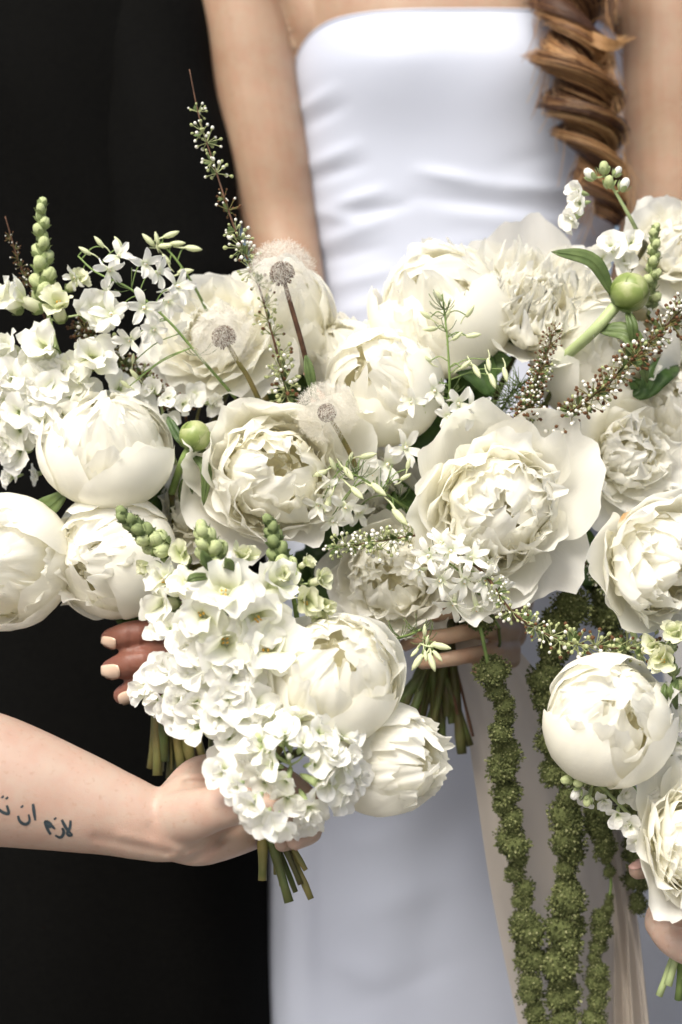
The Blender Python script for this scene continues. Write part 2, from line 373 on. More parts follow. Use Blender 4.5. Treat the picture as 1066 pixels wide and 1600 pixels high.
v, f, uv = loft(rows, 220, bride_disp)
zt = rows[-1][0]; z0_ = zt - .10
v = [(x, y, z - (.040 * abs(math.cos(2 * math.pi * (i % 220) / 220)) ** 9) * max(0, (z - z0_) / (zt - z0_)) ** 1.5) for i, (x, y, z) in enumerate(v)]
f = f[:-1]
inv = bride.matrix_basis.inverted()
obj('dress', mesh('bride_dress', [inv @ Vector(q) for q in v], f, M['dress'], uv), bride)
# hem band at the neckline
mb = MB(); top = v[-220:]
tube(mb, [tuple(inv @ Vector(q)) for q in top] + [tuple(inv @ Vector(top[0]))], .0016, 6)
obj('neckline_hem', mb.build('neckline_hem', M['dress']), bride)
# skin: chest, shoulders, both arms, hands -> one continuous surface
mb = MB()
body_rows = interp_rows([(zb(500), xb(716), YB, .12, .07, 2.2), (zb(110), xb(708), YB, .160, .108, 2.3), (zb(30), xb(714), YB, .176, .103, 2.3), (zb(-60), xb(714), YB, .190, .095, 2.3), (zb(-150), xb(710), YB + .01, .185, .08, 2.3), (zb(-220), xb(710), YB + .02, .12, .065, 2.1), (zb(-270), xb(710), YB + .02, .06, .055, 2.0), (zb(-330), xb(710), YB + .02, .053, .052, 2.0)], 60)
v, f, uv = loft(sorted(body_rows, key=lambda r: r[0]), 48); mb.add(v, f)
Ya = .37
def limb(keys, n=30, sides=24):
    pts = [P(k[0], k[1], k[2]) for k in keys]; r = [k[3] * mpp(k[2]) for k in keys]
    r2 = [(k[4] if len(k) > 4 else k[3]) * mpp(k[2]) for k in keys]
    capsule(mb, pts, r, r2, n, sides)
limb([(372, -150, Ya, 70), (372, -30, Ya, 66), (390, 80, Ya, 68), (404, 170, Ya, 68), (420, 260, Ya, 66), (436, 350, Ya, 60), (456, 440, Ya - .02, 52), (476, 530, Ya - .06, 44), (540, 720, .24, 42), (620, 880, .17, 36), (690, 960, .125, 30), (730, 985, .10, 34, 24)], 60)
limb([(1050, -150, Ya, 74), (1046, -30, Ya, 78), (1046, 150, Ya, 82), (1050, 300, Ya, 80), (1014, 450, Ya - .02, 64), (945, 600, .30, 50), (840, 800, .22, 38), (805, 930, .14, 31), (790, 985, .10, 36, 24)], 60)
limb([(425, -70, Ya - .01, 50), (462, -10, Ya, 44), (486, 40, Ya, 40), (490, 90, Ya + .01, 34)], 16)
# the hand wrapped round the stems
for ch in ([(800, 955, .085, 16), (748, 948, .035, 14), (700, 956, .020, 13), (665, 966, .035, 11)],
           [(800, 985, .085, 16), (750, 984, .028, 14), (700, 994, .012, 13.5), (655, 998, .020, 12.5), (633, 1008, .04, 11)],
           [(800, 1015, .085, 16), (755, 1020, .032, 13.5), (700, 1030, .018, 13), (660, 1036, .032, 11)],
           [(800, 1030, .085, 15), (768, 1036, .04, 13), (748, 1048, .03, 12)],
           [(720, 985, .10, 20), (690, 980, .11, 16), (655, 990, .10, 14)]):
    limb(ch, 18, 14)
me = organic('bride_skin', mb, M['skin_bride'], .0024, 6)
me.transform(inv); obj('body', me, bride)
# rope-twisted hair over the shoulder
rng = random.Random(5)
hk = [(905, -170, .29), (893, -60, .262), (890, 20, .243), (897, 100, .236), (912, 175, .234), (930, 245, .238), (950, 310, .245), (962, 350, .25)]
HN = 110
hc = catmull([P(*k) for k in hk], HN); hr = np.interp(np.linspace(0, 7, HN), range(8), [.045, .038, .034, .030, .028, .025, .019, .008])
mb = MB()
turns = 3.7
def hair_pt(i, phase, rr, aa):
    t = i / (HN - 1); th = phase + 2 * math.pi * turns * t + .35 * math.sin(i * .083 + 1.0) + .2 * math.sin(i * .19)
    c = np.array(hc[i]); Rr = hr[i] * (1 + .14 * math.sin(i * .13 + phase * 2) + .08 * math.sin(i * .31))
    ctr = c + np.array([math.cos(th), math.sin(th), 0]) * Rr * .52
    a2 = aa + th * .9
    return ctr + np.array([math.cos(a2), math.sin(a2), 0]) * rr * Rr * .62
def strand(pts, rad, tone, sides=3):
    n0 = len(mb.v); tube(mb, pts, rad, sides, 0, False)
    for q in range(n0, len(mb.v)): mb.uv[q] = (tone, mb.uv[q][1])
for ph in (0.3, 0.3 + math.pi):
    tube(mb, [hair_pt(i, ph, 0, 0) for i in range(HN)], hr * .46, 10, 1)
    for lk in range(15):
        la = lk * 2.4 + rng.uniform(-.4, .4); lr = math.sqrt(rng.uniform(.35, 1.25)); lt = rng.uniform(.1, .85); dr = rng.uniform(-.5, .5); wob = rng.uniform(.06, .22); wf = rng.uniform(.06, .16); i0 = rng.choice((0, 0, 0, 20, 45)); i1 = HN - rng.choice((2, 6, 14, 30))
        for k in range(42):
            aa = la + rng.gauss(0, .30); rr = max(.1, lr + rng.gauss(0, .17)); w = rng.uniform(.0002, .00048); s0 = rng.uniform(0, 6)
            pts = [hair_pt(i, ph + dr * i / HN, rr * (1 + wob * math.sin(i * wf + la) + .025 * math.sin(i * .3 + s0)), aa) for i in range(i0, i1 - rng.randrange(0, 6), 2)]
            strand(pts, [w * min(1, (len(pts) - q) / 9 + .12) for q in range(len(pts))], min(1, max(0, lt + rng.gauss(0, .26))))
for k in range(90):                                                   # stray wisps
    i = rng.randrange(15, HN - 12); a = np.array(hc[i]); s = rng.choice((-1, 1, 1)); l = rng.uniform(.02, .06)
    p1 = a + np.array([s * hr[i] * .9, -hr[i] * .5, .01]); p2 = p1 + np.array([s * rng.uniform(0, .012), -.004, -l * .5]); p3 = p2 + np.array([rng.uniform(-.015, .012), .002, -l * .6])
    strand(catmull([a, p1, p2, p3], 14), .00028, rng.uniform(.5, 1))
for k in range(46):                                                   # a loose lock flicking outwards
    q = rng.uniform(-9, 9); e = rng.uniform(-26, 6); t_ = rng.uniform(.55, 1)
    strand(catmull([P(905, 48 + q, .222), P(940, 66 + q * 1.3, .205), P(965, 70 + q * .9, .208), P(988 + e, 60 + q * .8, .215)], 14), np.linspace(.0005, .00015, 14), t_)
mb.v = [tuple(inv @ Vector(q)) for q in mb.v]
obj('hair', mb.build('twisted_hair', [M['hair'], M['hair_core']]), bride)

# --- person in black
YK = .41
zk = lambda py: P(0, py, YK).z
xk = lambda px: P(px, 0, YK).x
black = thing('person', 'person in a long black dress, shaded fingers with beige nails gripping the stems', 'person', (xk(120), YK, 0))
inv = black.matrix_basis.inverted()
def black_disp(x, y, z, c, s):
    return .004 * math.sin(c * 9 + z * 5) * (1 if z < .9 else .3) + .0025 * math.sin(z * 26 + c * 7) * (1 if z > .9 else .2)
rows = interp_rows([(0.02, xk(150), YK, .26, .19, 2.1), (zk(1600), xk(158), YK - .01, .196, .14, 2.2), (zk(1350), xk(152), YK - .01, .192, .135, 2.2), (zk(1000), xk(150), YK, .195, .13, 2.2), (zk(550), xk(120), YK, .175, .10, 2.2), (zk(150), xk(60), YK, .17, .115, 2.3), (zk(-60), xk(70), YK, .175, .10, 2.3), (zk(-170), xk(80), YK, .10, .07, 2.1), (zk(-230), xk(80), YK, .055, .055, 2)], 160)
v, f, uv = loft(sorted(rows, key=lambda r: r[0]), 120, black_disp)
obj('dress', mesh('black_dress', [inv @ Vector(q) for q in v], f, M['black'], uv), black)
mb = MB()
def sleeve(keys):
    pts = [P(k[0], k[1], k[2]) for k in keys]
    capsule(mb, pts, [k[3] * mpp(k[2]) for k in keys], None, 60, 28)
sleeve([(215, -120, .39, 80), (235, 0, .37, 84), (250, 150, .355, 94), (266, 300, .345, 104), (288, 450, .335, 104), (290, 600, .31, 76), (300, 760, .25, 62), (300, 900, .17, 48), (295, 960, .13, 42)])
me = organic('black_sleeve', mb, M['black'], .005, 3)
for vtx in me.vertices:
    c_ = vtx.co; c_.x += .003 * math.sin(c_.z * 45 + c_.x * 30); c_.y += .003 * math.sin(c_.z * 38 + c_.x * 60)
me.transform(inv); obj('sleeve', me, black)
mb = MB()
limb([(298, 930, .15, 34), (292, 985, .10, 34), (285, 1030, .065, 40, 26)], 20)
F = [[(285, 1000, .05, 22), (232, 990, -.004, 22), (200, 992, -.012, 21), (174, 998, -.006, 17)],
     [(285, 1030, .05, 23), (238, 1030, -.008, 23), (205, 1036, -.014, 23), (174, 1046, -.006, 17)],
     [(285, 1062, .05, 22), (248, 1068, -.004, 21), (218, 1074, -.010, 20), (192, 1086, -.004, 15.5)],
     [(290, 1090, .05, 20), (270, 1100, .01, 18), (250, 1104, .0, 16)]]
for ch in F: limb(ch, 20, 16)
me = organic('gripping_hand', mb, M['skin_hand_shaded'], .0020, 5)
for vtx in me.vertices:
    c_ = vtx.co; k = mpp(c_.y); px = 533 + c_.x / k; py = 800 - (c_.z - CAM_Z) / k; d = 0
    for (x0, y0, x1, y1) in ((206, 978, 208, 1014), (212, 978, 213, 1014), (201, 980, 203, 1012), (208, 1016, 212, 1058), (214, 1016, 218, 1058), (203, 1018, 206, 1056), (220, 1056, 226, 1094), (226, 1056, 232, 1094), (160, 1022, 300, 1013), (165, 1064, 300, 1052)):
        dx, dy = x1 - x0, y1 - y0; t = min(1, max(0, ((px - x0) * dx + (py - y0) * dy) / (dx * dx + dy * dy))); q = ((px - x0 - t * dx) ** 2 + (py - y0 - t * dy) ** 2) / 5.5
        if q < 8: d -= .0010 * math.exp(-q)
    if d and c_.y < .02: vtx.co = c_ + (Vector((0, CAM_Y, CAM_Z)) - c_).normalized() * d
bvh = BVHTree.FromPolygons([q.co.copy() for q in me.vertices], [tuple(p.vertices) for p in me.polygons])
me.transform(inv); hand_k = obj('hand', me, black)
EYE = Vector((0, CAM_Y, CAM_Z))
def cast(b, px, py):
    d = (P(px, py, 0.0) - EYE).normalized(); return b.ray_cast(EYE, d)
def nail(parent, invm, b, cx, cy, ln, wd, ang, mat, name='nail'):
    """curved nail plate laid on the finger surface"""
    nu, nv = 7, 9; vs = []; ca, sa = math.cos(ang), math.sin(ang)
    loc, nor, _, _ = cast(b, cx, cy)
    if loc is None: return
    for i in range(nv):
        t = -1 + 2 * i / (nv - 1)
        for j in range(nu):
            s_ = -1 + 2 * j / (nu - 1); w_ = wd * (1 - .28 * max(0, t) ** 3 - .25 * max(0, -t) ** 3)
            x = t * ln * (1 - .12 * s_ * s_); y = s_ * w_
            l2, n2, _, _ = cast(b, cx + ca * x - sa * y, cy + sa * x + ca * y)
            if l2 is None or (l2 - loc).length > .012: l2 = vs[-1] if vs else loc; n2 = Vector((0, 0, 0))
            vs.append(l2 + n2 * (.0007 + .0004 * max(0, t)))
    fs = [(i * nu + j, i * nu + j + 1, (i + 1) * nu + j + 1, (i + 1) * nu + j) for i in range(nv - 1) for j in range(nu - 1)]
    me = mesh(name, [invm @ q for q in vs], fs, mat); o = obj(name, me, parent)
    sm = o.modifiers.new('thick', 'SOLIDIFY'); sm.thickness = .0006; sm.offset = 0; return o
for (cx, cy, ln, wd, an) in ((169, 1006, 13, 11, 3.25), (172, 1050, 16, 11.5, 3.0), (199, 1091, 13, 11, 2.8)):
    nail(hand_k, inv, bvh, cx, cy, ln, wd, an, M['nail'])

# --- tattooed arm reaching in
YT = -.10
k_ = mpp(YT)
arm_p = thing('person', 'bare forearm with black script tattoo, hand gripping a bouquet with both stocks and snapdragons', 'person', P(-100, 1230, YT))
inv = arm_p.matrix_basis.inverted()
mb = MB()
limb([(-420, 1140, YT - .02, 135, 110), (-250, 1170, YT - .01, 128, 105), (-100, 1203, YT, 116, 96), (0, 1222, YT, 102, 84), (100, 1248, YT, 83, 66), (180, 1271, YT, 67, 52), (240, 1290, YT, 56, 42), (275, 1292, YT, 54, 40)], 60, 32)
limb([(235, 1290, YT, 50, 40), (275, 1283, YT, 62, 40), (310, 1268, YT + .006, 66, 36), (345, 1258, YT + .02, 58, 30)], 24)      # palm
limb([(215, 1288, YT + .012, 42, 32), (262, 1281, YT - .006, 42, 30), (305, 1272, YT - .020, 41, 30), (345, 1262, YT - .03, 34, 28), (385, 1258, YT - .035, 29), (425, 1262, YT - .036, 28), (455, 1268, YT - .03, 22)], 30)  # thumb
limb([(275, 1255, YT + .012, 36, 26), (310, 1220, YT + .018, 38, 28), (350, 1207, YT + .036, 32), (400, 1205, YT + .060, 25), (450, 1225, YT + .062, 22), (482, 1250, YT + .045, 19)], 30)      # index side
limb([(262, 1305, YT + .004, 38, 32), (310, 1316, YT + .010, 38, 32), (360, 1308, YT + .022, 33), (405, 1300, YT + .050, 24), (450, 1292, YT + .058, 21), (480, 1288, YT + .042, 19), (488, 1300, YT + .004, 17), (462, 1314, YT - .014, 16)], 40)
limb([(330, 1270, YT + .03, 34), (400, 1255, YT + .066, 24), (450, 1262, YT + .066, 22), (486, 1272, YT + .046, 19), (488, 1282, YT + .02, 17), (468, 1290, YT, 16)], 30)
limb([(330, 1295, YT + .03, 30), (395, 1290, YT + .06, 21), (440, 1300, YT + .05, 18), (455, 1312, YT + .03, 16), (440, 1318, YT + .006, 14)], 30)
me = organic('tattooed_arm', mb, M['skin_arm'], .0026, 7)
# tendons and wrist creases pressed into the surface
for vtx in me.vertices:
    c_ = vtx.co; k = mpp(c_.y); px = 533 + c_.x / k; py = 800 - (c_.z - CAM_Z) / k
    if c_.y > YT + .03: continue
    d = 0
    for (x0, y0, x1, y1, w, a) in ((150, 1310, 265, 1332, 9, -.0016), (190, 1306, 300, 1334, 7, .0012), (232, 1292, 262, 1335, 5, -.0012), (285, 1335, 350, 1300, 6, -.0022), (292, 1349, 345, 1314, 7, -.0034), (345, 1314, 392, 1276, 8, -.0030), (292, 1222, 335, 1224, 6, -.0040),
                                   (340, 1310, 380, 1285, 5, -.001), (262, 1340, 330, 1330, 6, .001), (372, 1240, 382, 1268, 3, -.0008), (364, 1240, 372, 1268, 3, -.0006)):
        dx, dy = x1 - x0, y1 - y0; t = min(1, max(0, ((px - x0) * dx + (py - y0) * dy) / (dx * dx + dy * dy)))
        q = ((px - x0 - t * dx) ** 2 + (py - y0 - t * dy) ** 2) / (w * w)
        if q < 8: d += a * math.exp(-q)
    if d: vtx.co = c_ + (EYE - c_).normalized() * d
bvh = BVHTree.FromPolygons([q.co.copy() for q in me.vertices], [tuple(p.vertices) for p in me.polygons])
me.transform(inv); arm_o = obj('arm', me, arm_p)
Z = lambda x, y: (x / 3.553, 1180 + y / 3.553)
strokes = [([(343, 358), (356, 385), (375, 415), (402, 442)], 2.2), ([(392, 362), (388, 400), (374, 432), (384, 446), (404, 444)], 2.1),
           ([(345, 404), (354, 425), (346, 448), (330, 456), (306, 444)], 2.2), ([(303, 348), (309, 356)], 2.4),
           ([(282, 440), (266, 414), (252, 374), (266, 372), (284, 388), (276, 398), (262, 388)], 2.4), ([(284, 388), (306, 410)], 1.9),
           ([(183, 270), (189, 315), (196, 362)], 2.3), ([(119, 281), (126, 289)], 2.6), ([(100, 336), (108, 362), (128, 380), (150, 381), (164, 362), (159, 328)], 2.2),
           ([(11, 228), (18, 236)], 2.5), ([(35, 234), (42, 243)], 2.5), ([(38, 278), (48, 322), (22, 320), (-12, 300), (-60, 292)], 2.2), ([(-60, 292), (-70, 240)], 2.1)]
mb = MB()
for pts, w in strokes:
    pp = catmull([(*Z(*q), 0) for q in pts], 6 * len(pts)); vs = []
    for i, q in enumerate(pp):
        a = np.array(pp[min(i + 1, len(pp) - 1)]) - np.array(pp[max(i - 1, 0)]); a = a / (np.linalg.norm(a) + 1e-9); ww = w * 1.15 * (.55 + .45 * math.sin(math.pi * min(1, (i + 1.5) / len(pp) * .9 + .08)))
        for s_ in (-1, 0, 1):
            l, n_, _, _ = cast(bvh, q[0] - a[1] * ww * s_, q[1] + a[0] * ww * s_)
            vs.append(inv @ (l + n_ * .00025))
    mb.add(vs, [(i * 3 + j, i * 3 + j + 1, i * 3 + j + 4, i * 3 + j + 3) for i in range(len(pp) - 1) for j in (0, 1)])
obj('tattoo', mb.build('script_tattoo', M['ink']), arm_o)

# --- hand holding the bouquet beside the strands
YR = -.055
right_p = thing('person', 'pale hand with pink polished nails gripping pale green stems', 'person', P(1120, 1440, YR))
inv = right_p.matrix_basis.inverted(); mb = MB()
limb([(1330, 1500, YR + .04, 74, 60), (1230, 1460, YR + .03, 62, 46), (1170, 1430, YR + .02, 66, 40), (1110, 1410, YR + .032, 60, 30)], 24)
limb([(1130, 1370, YR + .04, 26), (1070, 1352, YR + .062, 22), (1030, 1352, YR + .050, 19), (996, 1360, YR + .030, 15)], 24, 16)
limb([(1150, 1440, YR + .01, 30), (1090, 1430, YR + .000, 24), (1050, 1420, YR + .006, 22), (1026, 1444, YR + .022, 20)], 24, 16)
limb([(1150, 1500, YR + .01, 30), (1085, 1488, YR + .000, 25), (1048, 1470, YR + .004, 23), (1024, 1440, YR + .026, 17), (1032, 1415, YR + .04, 15)], 24, 16)
me = organic('pale_hand', mb, M['skin_arm'], .0024, 7)
bvh = BVHTree.FromPolygons([q.co.copy() for q in me.vertices], [tuple(p.vertices) for p in me.polygons])
me.transform(inv); hand_r = obj('hand', me, right_p)
rows = interp_rows([(0.02, P(1500, 0, .12).x, .12, .26, .2, 2.1), (.55, P(1500, 0, .12).x, .12, .19, .14, 2.2), (.9, P(1500, 0, .12).x, .12, .19, .14, 2.2), (1.12, P(1500, 0, .12).x, .12, .15, .11, 2.2), (1.4, P(1500, 0, .12).x, .12, .17, .11, 2.2), (1.5, P(1500, 0, .12).x, .12, .08, .07, 2.1)], 120)
v, f, uv = loft(sorted(rows, key=lambda r: r[0]), 90, black_disp)
obj('dress', mesh('unseen_shading_dress', [inv @ Vector(q) for q in v], f, M['black'], uv), right_p)  # dress out of view, added to keep light off the skirt's right side
nail(hand_r, inv, bvh, 996, 1350, 13, 8, 2.9, M['nail_pink'])
#%%FLOWERS
# ------------------------------------------------------------------ petals
def petal(L, W, phi0, phi1, rc, ruffle, rng, nu=11, nv=12, r0=0.0, z0=0.0, tipw=.55, notch=.06, rnd=.22, base=.16, curl=0.0, ease=1.0, squash=1.0, waves=3.0, teeth=0.0):
    """a petal grown from (r0, z0): phi is the angle from the flower axis, 90 = outwards, 0 = up, below 0 = closing in"""
    u = np.linspace(-1, 1, nu)[None, :]; v = np.linspace(0, 1, nv)[:, None]
    ph = [rng.uniform(0, 6.283) for _ in range(10)]
    edge = np.sin(u * waves * 1.3 + ph[0]) * .5 + np.sin(u * waves * 2.7 + ph[1]) * .32 + np.sin(u * waves * 5.9 + ph[4]) * .18
    Lu = 1 - rnd * np.abs(u) ** 2.5 + notch * edge + teeth * np.sin(u * 17 + ph[8]) * np.abs(np.sin(u * 7 + ph[9]))
    vv = v * Lu
    t = np.linspace(0, 1.25, 80)
    fi = np.radians(phi0 + (phi1 - phi0) * t ** ease + curl * np.clip(t - .72, 0, 1) * 3.2)
    dt = t[1] - t[0]; sr = np.concatenate([[0], np.cumsum(np.sin(fi[:-1]) * dt)]) * L; sz = np.concatenate([[0], np.cumsum(np.cos(fi[:-1]) * dt)]) * L
    r = r0 + np.interp(vv, t, sr); z = z0 + np.interp(vv, t, sz); f = np.interp(vv, t, fi)
    q = np.clip(vv / .6, 0, 1); prof = base + (1 - base) * np.sin(q * math.pi / 2) ** .95
    q2 = np.clip((vv - .6) / .4, 0, 1.3); prof = prof * (1 - (1 - tipw) * q2 ** 2)
    s = u * W * prof
    lat = rc * np.sin(s / rc); off = rc * (1 - np.cos(s / rc))
    e = np.clip(np.abs(u) ** 3 * .8 * vv + vv ** 4, 0, 1.3)
    n = np.sin(u * waves * 1.7 + vv * 3 + ph[2]) * .5 + np.sin(u * waves * 3.6 - vv * 5 + ph[3]) * .3 + np.sin(u * 1.5 + vv * 9 + ph[4]) * .25
    n2 = np.sin(u * 5 + vv * 4 + ph[5]) * .5 + np.sin(vv * 7 - u * 3 + ph[6]) * .5
    off = off + ruffle * (e * n + .24 * n2) + .013 * W * vv * (np.sin(u * 13 + ph[6] + vv * 2) * .6 + np.sin(u * 23 + ph[2]) * .4)
    x = r - np.cos(f) * off; zz = (z + np.sin(f) * off) * squash
    lat = lat + ruffle * .35 * e * np.sin(vv * 8 + ph[7])
    V = np.stack([x, lat + 0 * x, zz], -1).reshape(-1, 3)
    F = [(i * nu + j, i * nu + j + 1, (i + 1) * nu + j + 1, (i + 1) * nu + j) for i in range(nv - 1) for j in range(nu - 1)]
    UV = np.stack([np.broadcast_to((u + 1) / 2, vv.shape), np.clip(vv, 0, 1)], -1).reshape(-1, 2)
    return V, F, UV
def petal_mesh(name, mat, *a, **k):
    V, F, UV = petal(*a, **k); return mesh(name, V, F, mat, UV)

def leaf_mesh(name, pts, width, mat, fold=.25, n=14):
    """lance-shaped leaf with a raised midrib along world points; wide side turned to the viewer"""
    c = np.array(catmull(pts, n)); t = np.gradient(c, axis=0); t /= np.linalg.norm(t, axis=1)[:, None]
    up = np.array([0.12, -1, .25]); up = up / np.linalg.norm(up); a = np.cross(t, up); a /= np.linalg.norm(a, axis=1)[:, None]; nn = np.cross(a, t)
    V, F, UV = [], [], []
    for i in range(n):
        q = i / (n - 1); w = width * (math.sin(math.pi * min(1, q * .92 + .05)) ** .8) * (1 if q < .98 else .15)
        for j, s in enumerate((-1, -.55, -.06, 0, .06, .55, 1)):
            V.append(c[i] + a[i] * w * s + nn[i] * (abs(s) * fold * w + (.0009 if j == 3 else 0)) + nn[i] * .04 * width * math.sin(i * 1.3 + s * 2))
            UV.append((s * .5 + .5, q))
    F = [(i * 7 + j, i * 7 + j + 1, (i + 1) * 7 + j + 1, (i + 1) * 7 + j) for i in range(n - 1) for j in range(6)]
    return V, F, UV
def add_leaf(root, pxpts, width_px, mat='leaf', fold=.25):
    pts = [P(*q) for q in pxpts]; V, F, UV = leaf_mesh('leaf', pts, width_px * mpp(pxpts[0][2]), None, fold)
    o = obj('leaf', mesh('leaf', to_local(root, V), F, M[mat], UV), root)
    s = o.modifiers.new('thick', 'SOLIDIFY'); s.thickness = .0005; return o

# ------------------------------------------------------------------ bouquets: where the stems are bound and how far the cut ends hang
BQ = {'A': dict(bind=(262, 1035, .035), ends=(228, 318, 1185, 1218), y=.03, mats=('stem_brown', 'stem_dark', 'stem_brown'), back=.07, r=4.2),
      'B': dict(bind=(690, 1000, .075), ends=(618, 730, 1100, 1195), y=.08, mats=('stem_dark',), back=.15, r=5.2),
      'C': dict(bind=(425, 1262, -.075), ends=(402, 498, 1345, 1412), y=-.07, mats=('stem_brown', 'stem_dark', 'stem_brown'), back=-.02, r=4.2),
      'D': dict(bind=(1066, 1430, -.03), ends=(1028, 1092, 1500, 1562), y=-.02, mats=('stem_pale', 'stem', 'stem_pale'), back=.02, r=4.0)}
for b in BQ.values(): b['n'] = 0
ENDS = {'A': [(236, 1200), (266, 1217), (246, 1212), (285, 1205), (258, 1190), (300, 1196), (316, 1180), (275, 1212), (290, 1190), (252, 1205)],
        'B': [(622, 1105), (692, 1192), (722, 1178), (665, 1160), (640, 1130), (680, 1150), (735, 1165), (650, 1150), (708, 1130), (672, 1165), (630, 1110), (700, 1120), (716, 1150), (655, 1140)],
        'C': [(410, 1376), (452, 1410), (486, 1405), (440, 1385), (462, 1394), (430, 1366), (478, 1360), (470, 1382)],
        'D': [(1030, 1556), (1060, 1562), (1044, 1540), (1075, 1545), (1090, 1555), (1068, 1530), (1084, 1530)]}
srng = random.Random(77)
def stem(root, start, back_dir, bq, mat=None, r=None):
    """from the flower's base back into the bouquet, through the hand and down to the cut end"""
    b = BQ[bq]; i = b['n']; b['n'] += 1
    e = ENDS[bq][i % len(ENDS[bq])]
    bind = P(b['bind'][0] + srng.uniform(-16, 16), b['bind'][1], b['bind'][2] + srng.uniform(-.006, .008))
    end = P(e[0] + (0 if i < len(ENDS[bq]) else srng.uniform(-8, 8)), e[1] - (0 if i < len(ENDS[bq]) else 14), b['bind'][2] + srng.uniform(-.012, .012))
    s = Vector(start); c1 = s + Vector(back_dir) * .03; c1.y = max(c1.y, s.y + .005)
    c2 = Vector((s.x * .45 + bind.x * .55, max(b['back'], s.y + .02) + srng.uniform(0, .02), s.z * .55 + bind.z * .45 + .015)); c3 = bind + (bind - end) * .35 + Vector((0, .004, 0))
    pts = catmull([s, c1, c2, c3, bind, end], 34)
    rad = (r or b['r'] * srng.uniform(.75, 1.15)) * mpp(b['y'])
    mb = MB(); L = to_local(root, pts); rr = np.full(34, rad) * (1 + .09 * np.sin(np.arange(34) * 1.7 + i)); rr[srng.randrange(27, 33)] *= 1.3; tube(mb, L, rr, 9, 0)
    return obj('stem', mb.build('stem', M[mat or b['mats'][i % len(b['mats'])]]), root)

